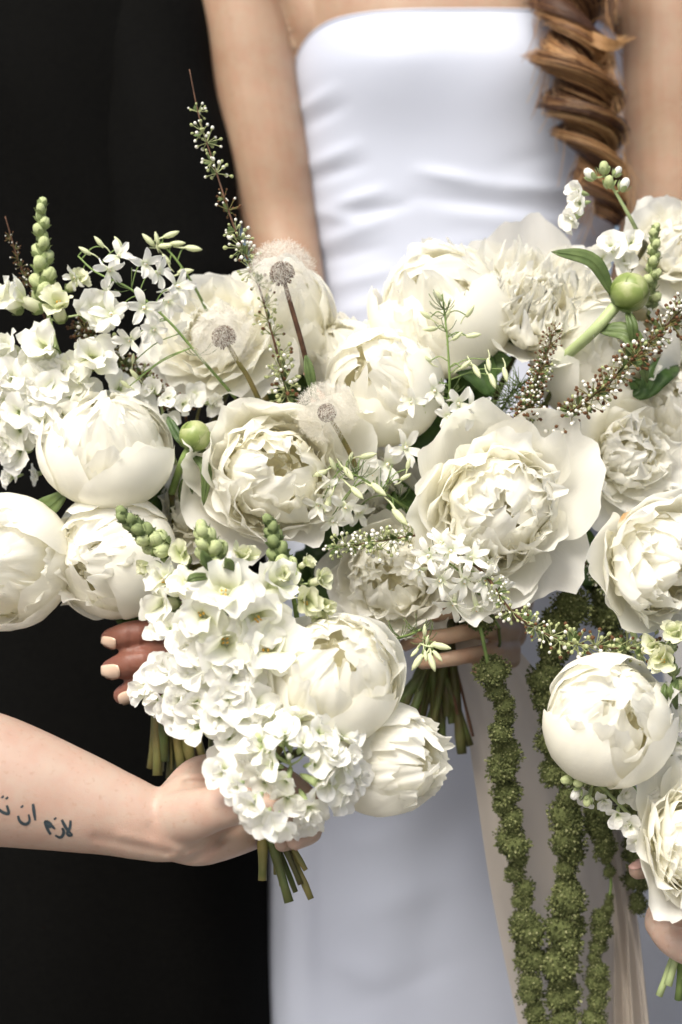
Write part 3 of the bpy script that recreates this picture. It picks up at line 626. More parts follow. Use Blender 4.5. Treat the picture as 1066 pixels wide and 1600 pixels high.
# ------------------------------------------------------------------ peonies
def peony(px, py, y, rp, d, kind, seed, label, bq, squash=1.0, roll=None, stretch=(1, 1), group='white peonies in the bouquets', leaves=(), n_scale=1.0, open_=0.0, with_stem=True):
    rng = random.Random(seed); Rm = rp * mpp(y)
    root = thing('peony', label, 'peony', P(px, py, y), D(d), rng.uniform(0, 6.28) if roll is None else roll, group)
    def one(az, A, q0, q1, W, ruf, mat='peony', r0=0, z0=-1.0, rc=1.0, tipw=.55, notch=.06, nu=15, nv=16, L=None, tilt=3.0, **k):
        LL = A * math.radians(abs(q0 - q1)) if L is None else L
        me = petal_mesh('petal', M[mat], LL * Rm, W * Rm, q0, q1, rc * A * Rm, ruf * Rm, rng, nu, nv, r0 * Rm, z0 * Rm, tipw, notch, **k)
        T = Matrix.Rotation(math.radians(rng.gauss(0, tilt)), 4, 'X') @ Matrix.Rotation(math.radians(rng.gauss(0, tilt)), 4, 'Y')
        obj('petal', me, root, Matrix.Diagonal((stretch[0], stretch[1], squash, 1)) @ T @ Matrix.Rotation(az, 4, 'Z'))
    def ring(n, a, p0, p1, W, ruf, mat='peony', r0=0, z0=-1.0, jit=8, rc=1.0, off=0.0, L=None, **k):
        for i in range(n):
            one(off + 2 * math.pi * i / n + rng.uniform(-.25, .25), a * rng.uniform(.94, 1.05), p0 + rng.uniform(-jit, jit) * .5, p1 + rng.uniform(-jit, jit), W * rng.uniform(.85, 1.15), ruf, mat,
                r0 + rng.uniform(0, .06), z0, rc * rng.uniform(.9, 1.15), L=None if L is None else L * rng.uniform(.85, 1.12), **k)
    def dome(n, a0, a1, top, W, ruf, p1=(45, -88), sprd=.05):
        """a mound of ruffled petals lying like scales: outer ones end low, inner ones reach the crown"""
        for i in range(n):
            q = (i / (n - 1)) ** .85; A = a0 + (a1 - a0) * q; az = i * 2.39996 + rng.uniform(-.35, .35)
            one(az, A, 88, p1[0] + (p1[1] - p1[0]) * q + rng.uniform(-12, 12), W * A * rng.uniform(.55, .95), ruf * rng.uniform(.7, 1.4), 'peony_heart' if rng.random() < .7 else 'peony', rng.uniform(0, sprd), top - 2 * A * .95, rng.uniform(.85, 1.1),
                rng.uniform(.72, .95), rng.uniform(.06, .15), 17, 14, tilt=3.5, waves=rng.uniform(2.5, 5), rnd=.30, curl=rng.uniform(0, 75))
    def crown(z, a, n=7):
        for i in range(n):
            one(i * 2.39996, a * rng.uniform(.8, 1.1), 80, rng.uniform(-80, -25), a * rng.uniform(.6, .9), .07, 'peony_heart', rng.uniform(0, .10), z - 2 * a + rng.uniform(-.05, .04), .9, .85, .14, 13, 11, tilt=9, waves=4, curl=20)
    if kind == 'globe':            # big cupped petals closed over a ruffled heart
        n = 10
        for i in range(n):
            A = 1.03 - .022 * i; short = (12, 4, 0, -4, 6, 0, -6, 2, -4, 0)[i]
            one(i * 2.2 + rng.uniform(-.3, .3), A, 92, -66 + short + open_ + rng.uniform(-7, 7), rng.uniform(.9, 1.2), .042 if i < 6 else .06, tipw=.68, notch=.08 if i < 6 else .11, curl=10 if i < 2 else 0, tilt=2.0, waves=2.2, rnd=.26, nu=17, nv=18)
        dome(20, .88, .70, .90, .75, .07, (-25, -96)); crown(.86, .34, 9)
    elif kind == 'open':           # loose guard petals round a big ruffled, domed heart
        for i in range(7):
            one(i * 2 * math.pi / 7 + rng.uniform(-.4, .4), 1.0, 92, 8 + rng.uniform(-24, 22), .78 * rng.uniform(.75, 1.2), .12, z0=-.62, L=rng.uniform(1.2, 1.58), tipw=.78, curl=rng.uniform(0, 40), waves=rng.uniform(1.8, 3.2), tilt=7, notch=.10, nu=19, nv=17)
        for i in range(7):
            one(.5 + i * 2 * math.pi / 7 + rng.uniform(-.4, .4), .92, 88, -10 + rng.uniform(-26, 22), .70 * rng.uniform(.7, 1.2), .13, z0=-.60, L=rng.uniform(1.12, 1.45), tipw=.76, curl=rng.uniform(0, 50), waves=rng.uniform(2, 4), tilt=8, notch=.12, nu=19, nv=16)
        ring(7, .82, 80, -30, .60, .13, jit=24, z0=-.58, L=1.28, notch=.14, waves=3.2, tilt=8, tipw=.8)
        dome(int(40 * n_scale), .70, .46, .54, .95, .10); crown(.52, .26, 11)
    elif kind == 'blown':          # flat open, petals laid back
        ring(6, 1.1, 92, 38, .70, .08, jit=14, z0=-.35, rc=1.4, L=1.25, tipw=.7, curl=24, waves=2.4)
        ring(6, 1.0, 86, 22, .62, .10, jit=16, z0=-.33, rc=1.2, off=.5, L=1.15, tipw=.7, waves=3)
        ring(8, .8, 78, 4, .46, .13, jit=20, z0=-.30, L=.98, notch=.13, waves=3.4)
        ring(9, .6, 66, -18, .38, .15, jit=24, z0=-.28, L=.9, notch=.16, nu=12, nv=11, waves=4)
        dome(int(28 * n_scale), .50, .34, .42, .85, .085); crown(.40, .2, 8)
    elif kind == 'fringed':        # heart of many narrow toothed petals
        ring(7, 1.0, 90, 12, .62, .07, jit=14, z0=-.55, L=1.40, tipw=.7, curl=20)
        ring(14, .9, 84, 2, .26, .10, jit=20, z0=-.5, L=1.30, notch=.2, teeth=.10, tipw=.5, nu=15)
        ring(18, .8, 70, -10, .20, .10, 'peony_heart', jit=24, z0=-.48, L=1.15, notch=.2, teeth=.12, tipw=.45, nu=13, nv=11)
        ring(18, .6, 52, -20, .17, .10, 'peony_heart', jit=28, z0=-.42, L=.98, notch=.22, teeth=.12, tipw=.4, nu=11, nv=10)
        ring(14, .5, 32, -25, .15, .10, 'peony_heart', jit=30, z0=-.36, L=.86, notch=.22, teeth=.12, tipw=.4, nu=11, nv=10)
    if with_stem:
        zb_ = {'globe': -1.0, 'open': -.62, 'blown': -.35, 'fringed': -.55}[kind] * squash * Rm
        base = root.matrix_basis @ Vector((0, 0, zb_ * .96))
        mbx = MB()                                                   # green sepals under the flower
        for i in range(5):
            V, F, UV = petal(.55 * Rm, .26 * Rm, 95, 48, .8 * Rm, .02 * Rm, rng, 5, 6, .0, zb_ - .012 * Rm, .3, .02)
            rot = Matrix.Rotation(2 * math.pi * i / 5 + .3, 3, 'Z'); mbx.add([rot @ Vector(q) for q in V], F, 0, UV)
        obj('sepals', mbx.build('sepals', M['leaf_light']), root)
        stem(root, base, -D(d), bq, r=srng.uniform(5.6, 7.6))
    for lf in leaves: add_leaf(root, *lf)
    return root

def peony_bud(px, py, y, rp, label, stem_px, bq, leaves, srad):
    c = P(px, py, y); foot = P(*stem_px[0]); d = (c - foot).normalized(); Rm = rp * mpp(y)
    root = thing('peony_bud', label, 'flower bud', c, d, 0.4)
    m, nt, out = newmat('peony_bud_skin'); L = nt.links.new
    tc = nd(nt, 'ShaderNodeTexCoord'); n = nd(nt, 'ShaderNodeTexNoise', Scale=45.0, Detail=4.0); L(tc.outputs['Object'], n.inputs['Vector'])
    r = ramp(nt, [(.30, (.115, .17, .035)), (.52, (.22, .28, .08)), (.78, (.52, .52, .30))]); sx = nd(nt, 'ShaderNodeSeparateXYZ'); L(tc.outputs['Object'], sx.inputs[0]); ma = nd(nt, 'ShaderNodeMath', operation='MULTIPLY_ADD'); ma.inputs[1].default_value = .15 / Rm; L(sx.outputs[2], ma.inputs[0]); L(n.outputs[0], ma.inputs[2]); L(ma.outputs[0], r.inputs[0])
    p = nd(nt, 'ShaderNodeBsdfPrincipled', Roughness=.42); L(r.outputs[0], p.inputs['Base Color']); L(p.outputs[0], out.inputs[0])
    rng = random.Random(px)
    mb = MB(); ellipsoid(mb, (0, 0, 0), Rm * .95, Rm * .95, Rm * .98, 0, 24, 16); obj('bud', mb.build('bud', m), root)
    for i in range(4):                                               # overlapping outer scales
        V, F, UV = petal(2.45 * Rm, 1.25 * Rm, 92, -52, 1.0 * Rm, .012 * Rm, rng, 13, 14, 0, -1.02 * Rm, .5, .02)
        obj('bud_scale', mesh('bud_scale', V * (1 + .01 * i), F, m, UV), root, Matrix.Rotation(1.57 * i + .2, 4, 'Z'))
    for i in range(5):
        V, F, UV = petal(rng.uniform(.7, 1.5) * Rm, .30 * Rm, 92, 20 + rng.uniform(-25, 30), 1.0 * Rm, .04 * Rm, rng, 5, 9, .1 * Rm, -1.06 * Rm, .12, .0)
        obj('sepal', mesh('sepal', V, F, M['leaf_light'], UV), root, Matrix.Rotation(1.257 * i, 4, 'Z'))
    pts = catmull([c - d * Rm * .9] + [P(*q) for q in stem_px[::-1]], 16); mb = MB()
    tube(mb, to_local(root, pts), np.linspace(1.15, 1, 16) * srad * mpp(y), 10); obj('stalk', mb.build('stalk', M['stem_pale'] if px > 600 else M['stem']), root)
    stem(root, P(*stem_px[0]), Vector((0, .6, -.8)), bq)
    for lf in leaves: add_leaf(root, *lf)
    return root

A_, B_ = 0.0, .03
DK = 'leaf'
# bouquet in front of the black dress
peony(168, 702, -.005, 101, (.10, .72, .70), 'globe', 11, 'plump white peony with small torn opening, between pale snapdragon bells and the small green bud', 'A', .82, open_=8,
      leaves=[([(150, 770, .05), (190, 780, .03), (245, 775, .02)], 26, DK), ([(40, 690, .05), (70, 640, .045), (120, 610, .05)], 26, DK)])
peony(8, 876, -.02, 103, (-.22, -.05, .97), 'globe', 12, 'round white peony with yellowish heart against the black dress, touching a dark pointed leaf', 'A', 1.02, open_=20,
      leaves=[([(30, 800, .01), (70, 795, -.005), (105, 768, -.01)], 17, 'leaf_light'), ([(60, 840, .04), (90, 850, .0), (92, 880, .0)], 14, 'leaf_light')])
peony(180, 872, .0, 97, (-.42, .05, .90), 'globe', 13, 'half-closed white peony with a slit showing its creamy heart, just above the beige-nailed fingers', 'A', .95, open_=4,
      leaves=[([(185, 945, .03), (205, 965, .02), (235, 1000, .015)], 22, DK), ([(120, 800, .05), (200, 790, .045), (270, 770, .05)], 40, DK)])
peony(428, 742, .0, 126, (.12, .05, .99), 'open', 24, 'full creamy open peony with crumpled heart, between the small green bud and the larkspur buds', 'A', 1.05, stretch=(.95, 1.12))
peony(340, 530, .055, 108, (-.25, .35, .9), 'blown', 15, 'flat wide peony behind the dark-hearted dandelion clock and white larkspur flowers', 'A')
peony(445, 500, .085, 80, (.1, .5, .85), 'globe', 16, 'smooth white peony behind the tallest dandelion clock and the bare forearm', 'A', 1.25, open_=12)
peony(300, 800, .045, 82, (-.1, .45, .88), 'blown', 17, 'flattened cream peony squeezed behind the green snapdragon tips', 'A')
# bride's bouquet
peony(598, 606, .03, 90, (-.25, .35, .9), 'globe', 31, 'round cream peony ball touching the fluffiest, lowest dandelion clock', 'B', .98, open_=0,
      leaves=[([(660, 670, .07), (640, 640, .06), (660, 600, .055)], 26, DK)])
peony(540, 560, .10, 62, (-.3, .5, .8), 'globe', 32, 'pale peony half hidden behind the stalk of the tallest dandelion clock', 'B', 1.0, open_=10)
peony(692, 486, .075, 108, (-.2, .55, .8), 'globe', 33, 'large smooth cream peony against the dress, behind upright larkspur buds', 'B', .92, open_=6,
      leaves=[([(700, 560, .06), (740, 570, .05), (770, 620, .045)], 30, DK), ([(700, 600, .07), (730, 580, .06), (800, 560, .05)], 34, DK), ([(690, 640, .08), (720, 620, .07), (770, 640, .06)], 30, DK)])
peony(838, 474, .065, 116, (.15, .5, .85), 'fringed', 34, 'white peony with fringed toothed petals beside the curled peony leaf', 'B')
peony(945, 552, .085, 110, (.1, .3, .95), 'globe', 35, 'shaded white peony behind the thick stalk of the large peony bud', 'B', 1.0, open_=10,
      leaves=[([(1000, 560, .06), (1020, 590, .035), (1000, 625, .03)], 20, DK), ([(1060, 570, .06), (1035, 580, .035), (1010, 620, .03)], 20, DK), ([(985, 590, .04), (1000, 610, .03), (990, 620, .03)], 14, DK)])
peony(780, 795, -.02, 134, (.02, .02, 1.0), 'open', 361, 'largest fully open peony with bulging white heart, above the narrow-petalled larkspur cluster', 'B', 1.0, stretch=(.95, 1.1), n_scale=1.3)
peony(980, 712, .035, 106, (.35, .1, .93), 'blown', 37, 'loose ragged white peony above the one with an orange-stained petal', 'B',
      leaves=[([(880, 870, .07), (910, 890, .05), (950, 900, .05)], 26, DK), ([(870, 820, .08), (900, 850, .06), (930, 930, .06)], 30, DK)])
peony(612, 900, .02, 102, (-.1, -.05, .99), 'open', 38, 'shaded crumpled peony under the small bead-bud sprig, above the shaded fingers', 'B', .9,
      leaves=[([(560, 800, .07), (540, 830, .05), (520, 880, .05)], 34, DK), ([(560, 720, .08), (545, 770, .06), (560, 800, .05)], 34, DK), ([(630, 750, .08), (640, 790, .06), (600, 810, .05)], 34, DK)])
peony(575, 775, .075, 84, (.1, .2, .95), 'blown', 41, 'shaded white peony half buried behind the nodding larkspur with fat cream buds', 'B',
      leaves=[([(500, 700, .09), (530, 730, .08), (560, 720, .07)], 34, DK), ([(640, 640, .10), (680, 690, .09), (700, 740, .08)], 44, DK), ([(720, 640, .11), (690, 700, .10), (660, 760, .09)], 44, DK), ([(490, 830, .10), (530, 880, .07), (545, 985, .06)], 48, DK), ([(470, 860, .10), (500, 900, .08), (520, 980, .07)], 40, DK), ([(425, 570, .13), (450, 610, .12), (470, 660, .12)], 34, DK)])
peony(1052, 392, .09, 86, (.1, .4, .9), 'blown', 39, 'pale peony behind the slim green snapdragon tip', 'B')
peony(1078, 530, .105, 84, (-.2, .3, .93), 'blown', 43, 'pale peony behind the upper end of the thick red-brown bead sprig', 'B')
peony(1062, 640, .06, 58, (-.3, .2, .9), 'globe', 40, 'small closed peony behind the dark leaves of the thick red-brown bead sprig', 'B', 1.0)
# bouquet in the tattooed hand
peony(522, 1058, -.10, 104, (.06, .50, .86), 'globe', 51, 'cupped white peony with an open yellow-green heart, resting on the stock flowers', 'C', .92, open_=16, roll=.6)
peony(600, 1186, -.075, 86, (.66, .12, .74), 'globe', 52, 'side-turned white peony with a drooping outer petal over the lavender skirt', 'C', 1.15, open_=14)
# bouquet beside the hanging strands
orange = peony(1032, 880, -.07, 112, (.42, -.12, .9), 'open', 61, 'white peony with an orange-stained outer petal, beside the dark gap', 'D', 1.0, stretch=(.95, 1.12))
best = None                                                          # the orange bruise on the rim of one outer petal
bpy.context.view_layer.update()
for ch in orange.children:
    if not ch.name.startswith('petal'): continue
    for q in ch.data.vertices:
        w = orange.matrix_basis @ (ch.matrix_local @ q.co); k = mpp(w.y); dd = math.hypot(533 + w.x / k - 968, 800 - (w.z - CAM_Z) / k - 795) + (w.y + .1) * 400
        if best is None or dd < best[0]: best = (dd, ch, q.co.copy())
best[1].data.materials[0] = petal_mat('peony_petal_stained', (.89, .875, .68), (.958, .945, .865), (.965, .957, .905), .42, veins=.24, spots=.04, stain=(tuple(best[2]), .011))
best[1]['label'] = 'outer petal with an orange stain'
peony(950, 1126, -.075, 100, (.02, .45, .9), 'globe', 62, 'ball-shaped white peony next to the hanging green strands', 'D', 1.02, open_=2)
peony(1088, 1318, -.085, 100, (.2, .1, .97), 'open', 63, 'white peony with a long drooping petal above the pink-nailed hand', 'D', 1.0, stretch=(.8, 1.35), roll=0)

peony_bud(305, 680, -.01, 24, 'small round green peony bud between two full white peonies', [(268, 770, .02), (285, 722, -.002)], 'A',
          [([(302, 712, -.005), (322, 735, -.01), (318, 790, -.005)], 9, 'leaf_light'), ([(290, 700, 0), (272, 672, .005), (262, 650, .01)], 8, DK), ([(285, 790, .03), (292, 760, .01), (300, 740, .005)], 12, 'leaf_light')], 6)
peony_bud(985, 455, .005, 30, 'large round green peony bud on a thick pale stalk with curled leaves', [(862, 575, .05), (925, 520, .012)], 'B',
          [([(958, 462, .006), (925, 408, -.005), (862, 393, -.01)], 13, 'leaf_light'), ([(980, 484, .002), (988, 510, -.005), (990, 540, 0)], 9, 'leaf_light'), ([(935, 515, .012), (985, 525, .0), (1012, 598, -.002)], 16, 'leaf_light')], 8.5)

# ------------------------------------------------------------------ shared small-flower pieces (unit size)
prng = random.Random(9)
ST_OUT = [petal_mesh('stock_petal', M['stock'], 1.0, .56, 36, 92, 1.2, .10, prng, 9, 9, .05, 0, .80, .06, rnd=.34, base=.16, waves=2.5) for _ in range(6)]
ST_IN = [petal_mesh('stock_petal', M['stock'], .72, .40, 12, 62, .8, .20, prng, 7, 7, .03, .04, .85, .10, base=.25, waves=3) for _ in range(5)]
SN_UP = [petal_mesh('snapdragon_lobe', M['snap'], 1.15, .72, 22, 98, 1.2, .17, prng, 10, 9, .08, -.1, .9, .12, base=.3, waves=3) for _ in range(5)]
SN_GR = [petal_mesh('snapdragon_lobe', M['snap_green'], 1.0, .62, 18, 62, .9, .12, prng, 9, 9, .08, -.1, .8, .10, base=.3, waves=3) for _ in range(4)]
LK = [petal_mesh('larkspur_sepal', M['lark'], 1.0, .215, 42, 96, .9, .09, prng, 6, 8, .03, 0, .30, .03, rnd=.1, base=.25) for _ in range(6)]
LKN = [petal_mesh('larkspur_sepal', M['lark'], 1.0, .17, 40, 100, .6, .10, prng, 5, 8, .03, 0, .45, .05, rnd=.1, base=.3) for _ in range(5)]
def calyx_mesh():
    mb = MB(); tube(mb, [(0, 0, -.85), (0, 0, -.6), (0, 0, -.25), (0, 0, .02)], [.05, .13, .17, .20], 8)
    for i in range(5):
        a = i * 1.2566; ellipsoid(mb, (.07 * math.cos(a), .07 * math.sin(a), .10), .035, .035, .08, 0, 5, 4)
    return mb.build('calyx', M['stem_pale'])
CALYX = calyx_mesh()
def snap_tube():
    mb = MB(); tube(mb, [(0, 0, -1.1), (0, 0, -.8), (.03, 0, -.4), (.04, 0, 0.02)], [.16, .30, .30, .24], 10, 0, True)
    for i in range(5):
        V, F, UV = petal(.55, .2, 60, 8, .4, .02, prng, 4, 5, .1, -1.12, .4, .02); rot = Matrix.Rotation(i * 1.2566, 3, 'Z'); mb.add([rot @ Vector(q) for q in V], F, 1, UV)
    return mb.build('snapdragon_tube', [M['snap_green'], M['bud_green']])
SNT = snap_tube()
def stamen_mesh():
    mb = MB()
    for i in range(4):
        a = i * 1.57 + .4; q = Vector((.10 * math.cos(a), .10 * math.sin(a), .30)); ellipsoid(mb, q, .055, .04, .085, 0, 6, 4); tube(mb, [(q.x * .6, q.y * .6, -.2), tuple(q)], .015, 4, 1)
    return mb.build('stamens', [M['yellow'], M['bud_pale']])
STAM = stamen_mesh()
def lark_core(l):
    mb = MB(); tube(mb, catmull([(0, 0, .05), (.05, 0, -.3), (.05, 0, -.8), (-.10, 0, -l)], 10), np.linspace(.12, .035, 10), 6)
    ellipsoid(mb, (0, 0, .12), .10, .10, .16, 0, 6, 4); ellipsoid(mb, (.04, .02, .24), .03, .03, .04, 1, 5, 4)
    return mb.build('larkspur_spur', [M['lark'], M['yellow']])
LKC = [lark_core(1.5), lark_core(1.9)]
def bud_mesh(mats, ratio, sep=5):
    mb = MB()
    for i in range(3):
        a = i * 2.094; ellipsoid(mb, (.10 * math.cos(a), .10 * math.sin(a), 0), .42, .42, .5 * ratio, 0, 8, 7)
    for i in range(sep):
        V, F, UV = petal(.80 * ratio, .30, 62, -12, .5, .04, prng, 5, 7, .22, -.54 * ratio, .15, .02, curl=60); rot = Matrix.Rotation(i * 2 * math.pi / sep + .2, 3, 'Z'); mb.add([rot @ Vector(q) for q in V], F, 1, UV)
    return mb.build('bud', mats)
BUD_D = bud_mesh([M['bud_green'], M['bud_dark']], 1.25)
BUD_G = bud_mesh([M['bud_pale'], M['bud_green']], 1.3)
BUD_G2 = bud_mesh([M['bud_pale'], M['bud_green']], 1.3)
BUD_P = bud_mesh([M['snap_green'], M['bud_green']], 1.5)
BUD_W = bud_mesh([M['stock'], M['stem_pale']], 1.5)
BUD_WG = bud_mesh([M['bud_pale'], M['stem_pale']], 1.4)
def larkbud():
    mb = MB(); tube(mb, [(0, 0, -.5), (0, 0, -.3), (0, 0, 0), (0, 0, .3), (0, 0, .52)], [.08, .16, .19, .13, .03], 7)
    tube(mb, catmull([(.05, 0, -.3), (.16, 0, -.7), (.1, 0, -1.15)], 6), np.linspace(.07, .03, 6), 5); return mb.build('larkspur_bud', M['lark_bud'])
LKB = larkbud()

def scale_m(m, s): return m @ Matrix.Diagonal((s, s, s, 1))
def put(root, name, me, loc, d, s, roll=0.0, parent=None, label=None):
    """place a shared mesh as a part: world position, direction and size turned into the parent's frame"""
    par = parent or root
    w = Matrix.Translation(loc) @ orient(d, roll) @ Matrix.Diagonal((s, s, s, 1))
    o = obj(name, me, par, root.matrix_basis.inverted() @ w)
    return o
def sub(par, name, me, m): return obj(name, me, par, m)

def rsc(rng, lo=.78, hi=1.18):
    return Matrix.Diagonal((rng.uniform(lo, hi), rng.uniform(lo, hi), rng.uniform(lo, hi), 1))
def floret_stock(root, loc, d, s, rng):
    o = put(root, 'floret', CALYX, loc, d, s, rng.uniform(0, 6.28))
    n = rng.choice((4, 4, 5)); a0 = rng.uniform(0, 6)
    for i in range(n):
        sub(o, 'petal', rng.choice(ST_OUT), Matrix.Rotation(a0 + 6.283 * i / n + rng.uniform(-.25, .25), 4, 'Z') @ Matrix.Rotation(rng.uniform(-.5, .3), 4, 'Y') @ Matrix.Rotation(rng.uniform(-.35, .35), 4, 'X') @ rsc(rng))
    for i in range(rng.choice((0, 1, 2, 3, 4))):
        sub(o, 'petal', rng.choice(ST_IN), Matrix.Rotation(a0 + .6 + 6.283 * i / 4 + rng.uniform(-.4, .4), 4, 'Z') @ Matrix.Rotation(rng.uniform(-.4, .35), 4, 'Y') @ rsc(rng))
    return o
def floret_snap(root, loc, d, s, rng, green=False, stamens=True):
    o = put(root, 'floret', SNT, loc, d, s, rng.uniform(0, 6.28)); a0 = rng.uniform(0, 6)
    for i in range(5):
        sub(o, 'petal', rng.choice(SN_GR if green else SN_UP), Matrix.Rotation(a0 + 1.2566 * i + rng.uniform(-.3, .3), 4, 'Z') @ Matrix.Rotation(rng.uniform(-.65, .3), 4, 'Y') @ Matrix.Rotation(rng.uniform(-.3, .3), 4, 'X') @ rsc(rng, .75, 1.28))
    if stamens and rng.random() < .55: sub(o, 'stamens', STAM, Matrix.Rotation(rng.uniform(-.5, .5), 4, 'X') @ Matrix.Rotation(rng.uniform(-.5, .5), 4, 'Y'))
    return o
def floret_lark(root, loc, d, s, rng, narrow=False):
    o = put(root, 'floret', rng.choice(LKC), loc, d, s, rng.uniform(0, 6.28)); n = 6 if narrow else 5; a0 = rng.uniform(0, 6)
    for i in range(n):
        sub(o, 'petal', rng.choice(LKN if narrow else LK), Matrix.Rotation(a0 + 6.283 * i / n + rng.uniform(-.25, .25), 4, 'Z') @ Matrix.Rotation(rng.uniform(-.4, .35), 4, 'Y'))
    return o

def axis_thing(name, label, cat, pxpts, mat, rpx, group=None, n=26, extra=None):
    """a thing grown along a stalk drawn through photo points (first = root end, last = tip)"""
    pts = [P(*q) for q in pxpts]
    root = thing(name, label, cat, pts[0], None, 0, group)
    c = catmull(pts, n); mb = MB(); y = pxpts[0][2]
    tube(mb, to_local(root, c), np.linspace(1, .45, n) * rpx * mpp(y), 7)
    if extra:
        for e in extra: tube(mb, to_local(root, catmull([P(*q) for q in e], 10)), rpx * .45 * mpp(y), 5)
    obj('stalk', mb.build('stalk', M[mat]), root)
    return root, c

# ------------------------------------------------------------------ stock flowers
def stock(label, axis, items, buds, seed, bq, fs=24, stalk='stem_pale'):
    """axis: stalk points; items: floret (px, py, y, direction or None); buds: (px, py, y, size)"""
    rng = random.Random(seed); root, c = axis_thing('stock_flower', label, 'stock', axis, stalk, 4.0, 'white stock flowers')
    cc = [Vector(q) for q in c]
    for it in items:
        loc = P(it[0], it[1], it[2]); near = min(cc, key=lambda q: (q - loc).length)
        d = (loc - near); d = d.normalized() if d.length > .004 else D((0, 0, 1))
        d = (d + Vector((0, -.55, .12)) + Vector((rng.uniform(-.3, .3), 0, rng.uniform(-.3, .3)))).normalized()
        if len(it) > 3: d = D(it[3])
        floret_stock(root, loc, d, fs * rng.uniform(.85, 1.15) * mpp(it[2]), rng)
    for i, it in enumerate(buds):
        loc = P(*it[:3]); near = min(cc, key=lambda q: (q - loc).length); d = loc - near
        d = D(it[4]) if len(it) > 4 else (d + Vector((0, -.003, .01))).normalized()
        o = put(root, 'bud', (BUD_W, BUD_WG)[i % 2], loc, d, it[3] * 1.7 * mpp(it[2]), rng.uniform(0, 6))
        mb = MB(); tube(mb, to_local(root, catmull([near, (near + loc) / 2 + Vector((0, 0, -.002)), loc], 6)), 1.6 * mpp(it[2]), 5); obj('bud_stalk', mb.build('bud_stalk', M['stem_pale']), root)
    stem(root, P(*axis[0]), Vector((0, .8, -.6)), bq)
    return root
def scatter(cx, cy, rx, ry, n, y0, bulge, rng, ang=0.0, hole=0):
    """golden-angle spread of florets over a bulging mound facing the viewer"""
    out = []
    for i in range(n):
        r = math.sqrt((i + .5 + hole) / (n + hole)); a = i * 2.39996 + rng.uniform(-.2, .2); X, Y = rx * r * math.cos(a), ry * r * math.sin(a)
        x = cx + X * math.cos(ang) - Y * math.sin(ang); yy = cy + X * math.sin(ang) + Y * math.cos(ang)
        out.append((x, yy, y0 - bulge * math.sqrt(max(0, 1 - r * r)) + rng.uniform(-.004, .004)))
    return out
r_ = random.Random(3)
stock('full white stock spike whose tip faces outwards, lowest in the tattooed hand', [(420, 1250, -.06), (445, 1215, -.10), (455, 1195, -.14)],
      scatter(468, 1198, 84, 86, 22, -.115, .036, r_, 0, 1) + [(352, 1205, -.155, (-.4, 0, .9)), (372, 1228, -.165, (-.3, -.1, .95)), (398, 1252, -.172, (-.3, -.2, .9)), (412, 1278, -.172, (-.3, -.3, .9)), (436, 1286, -.170, (0, -.4, .9))], [(420, 1170, -.150, 6), (440, 1160, -.148, 6), (452, 1182, -.152, 5), (405, 1152, -.142, 7), (480, 1172, -.142, 6)], 71, 'C', 37)
stock('long white stock spike running down from the open snapdragon bells', [(400, 1240, -.06), (340, 1130, -.08), (300, 1000, -.09)],
      scatter(345, 1095, 76, 112, 21, -.10, .028, r_, -.5), [(500, 1130, -.12, 5)], 72, 'C', 38)
stock('white stock spike beside the shaded beige-nailed fingers, its florets overlapping', [(330, 1150, -.05), (290, 1080, -.07), (265, 1010, -.08)],
      scatter(290, 1035, 52, 84, 15, -.095, .02, r_, -.15) + [(228, 1080, -.06, (-.5, .1, .8)), (250, 1096, -.065, (-.3, -.4, .8)), (232, 1062, -.06, (-.6, .4, .7))], [], 73, 'C', 31)
stock('white stock mass with broad petals below the pale bells, against the black dress', [(120, 720, .05), (70, 660, .03), (30, 590, .03)],
      scatter(48, 632, 84, 78, 22, .015, .03, r_) + [(128, 600, .0), (150, 640, .01), (185, 610, .01), (215, 640, .02)], [], 74, 'A', 34)
stock('small white stock florets behind the cupped peony and the small green bud', [(290, 760, .06), (262, 690, .04), (250, 620, .03)],
      [(262, 622, .01), (285, 632, .015), (300, 618, .02), (240, 610, .02), (330, 630, .03), (262, 660, .02), (20, 745, .02), (60, 740, .025)], [], 75, 'A', 22)
stock('sparse white stock with grey-green buds in front of the braid', [(1000, 372, .05), (990, 350, .02), (965, 305, .012), (945, 275, .01)],
      [(908, 318, .008, (-.85, -.25, .5)), (898, 340, .010, (-.8, -.5, .5)), (905, 300, .01, (-.8, .1, .5)), (955, 388, .02, (-.2, .35, .9)), (985, 380, .025, (.2, .3, .9)), (940, 405, .03, (-.5, .1, .85)), (975, 410, .03, (.1, -.1, 1))],
      [(922, 272, .01, 9), (944, 262, .008, 9), (965, 268, .008, 7), (952, 284, .006, 9), (976, 288, .006, 9)], 76, 'B', 26)
stock('drooping white stock with closed buds under the ball-shaped peony', [(1040, 1330, -.03), (1000, 1290, -.045), (940, 1230, -.06), (900, 1205, -.065)],
      [(945, 1250, -.065, (-.2, -.5, .8)), (965, 1272, -.07, (-.2, -.5, .8)), (985, 1290, -.07, (-.1, -.4, .9)), (1000, 1312, -.07, (-.1, -.5, .8)), (1005, 1262, -.06, (.1, .2, .9)), (1012, 1240, -.055, (.3, .3, .9)), (975, 1240, -.06, (.2, 0, .9)), (920, 1242, -.06, (-.4, -.5, .7))],
      [(884, 1195, -.075, 8, (-.9, .1, .4)), (886, 1218, -.078, 9, (-.9, -.2, .4)), (900, 1240, -.075, 9, (-.6, -.7, .4)), (905, 1222, -.082, 9, (-.7, -.4, .6)), (878, 1178, -.07, 7, (-.8, .4, .4)), (918, 1252, -.075, 8, (-.3, -.8, .5))], 77, 'D', 22)
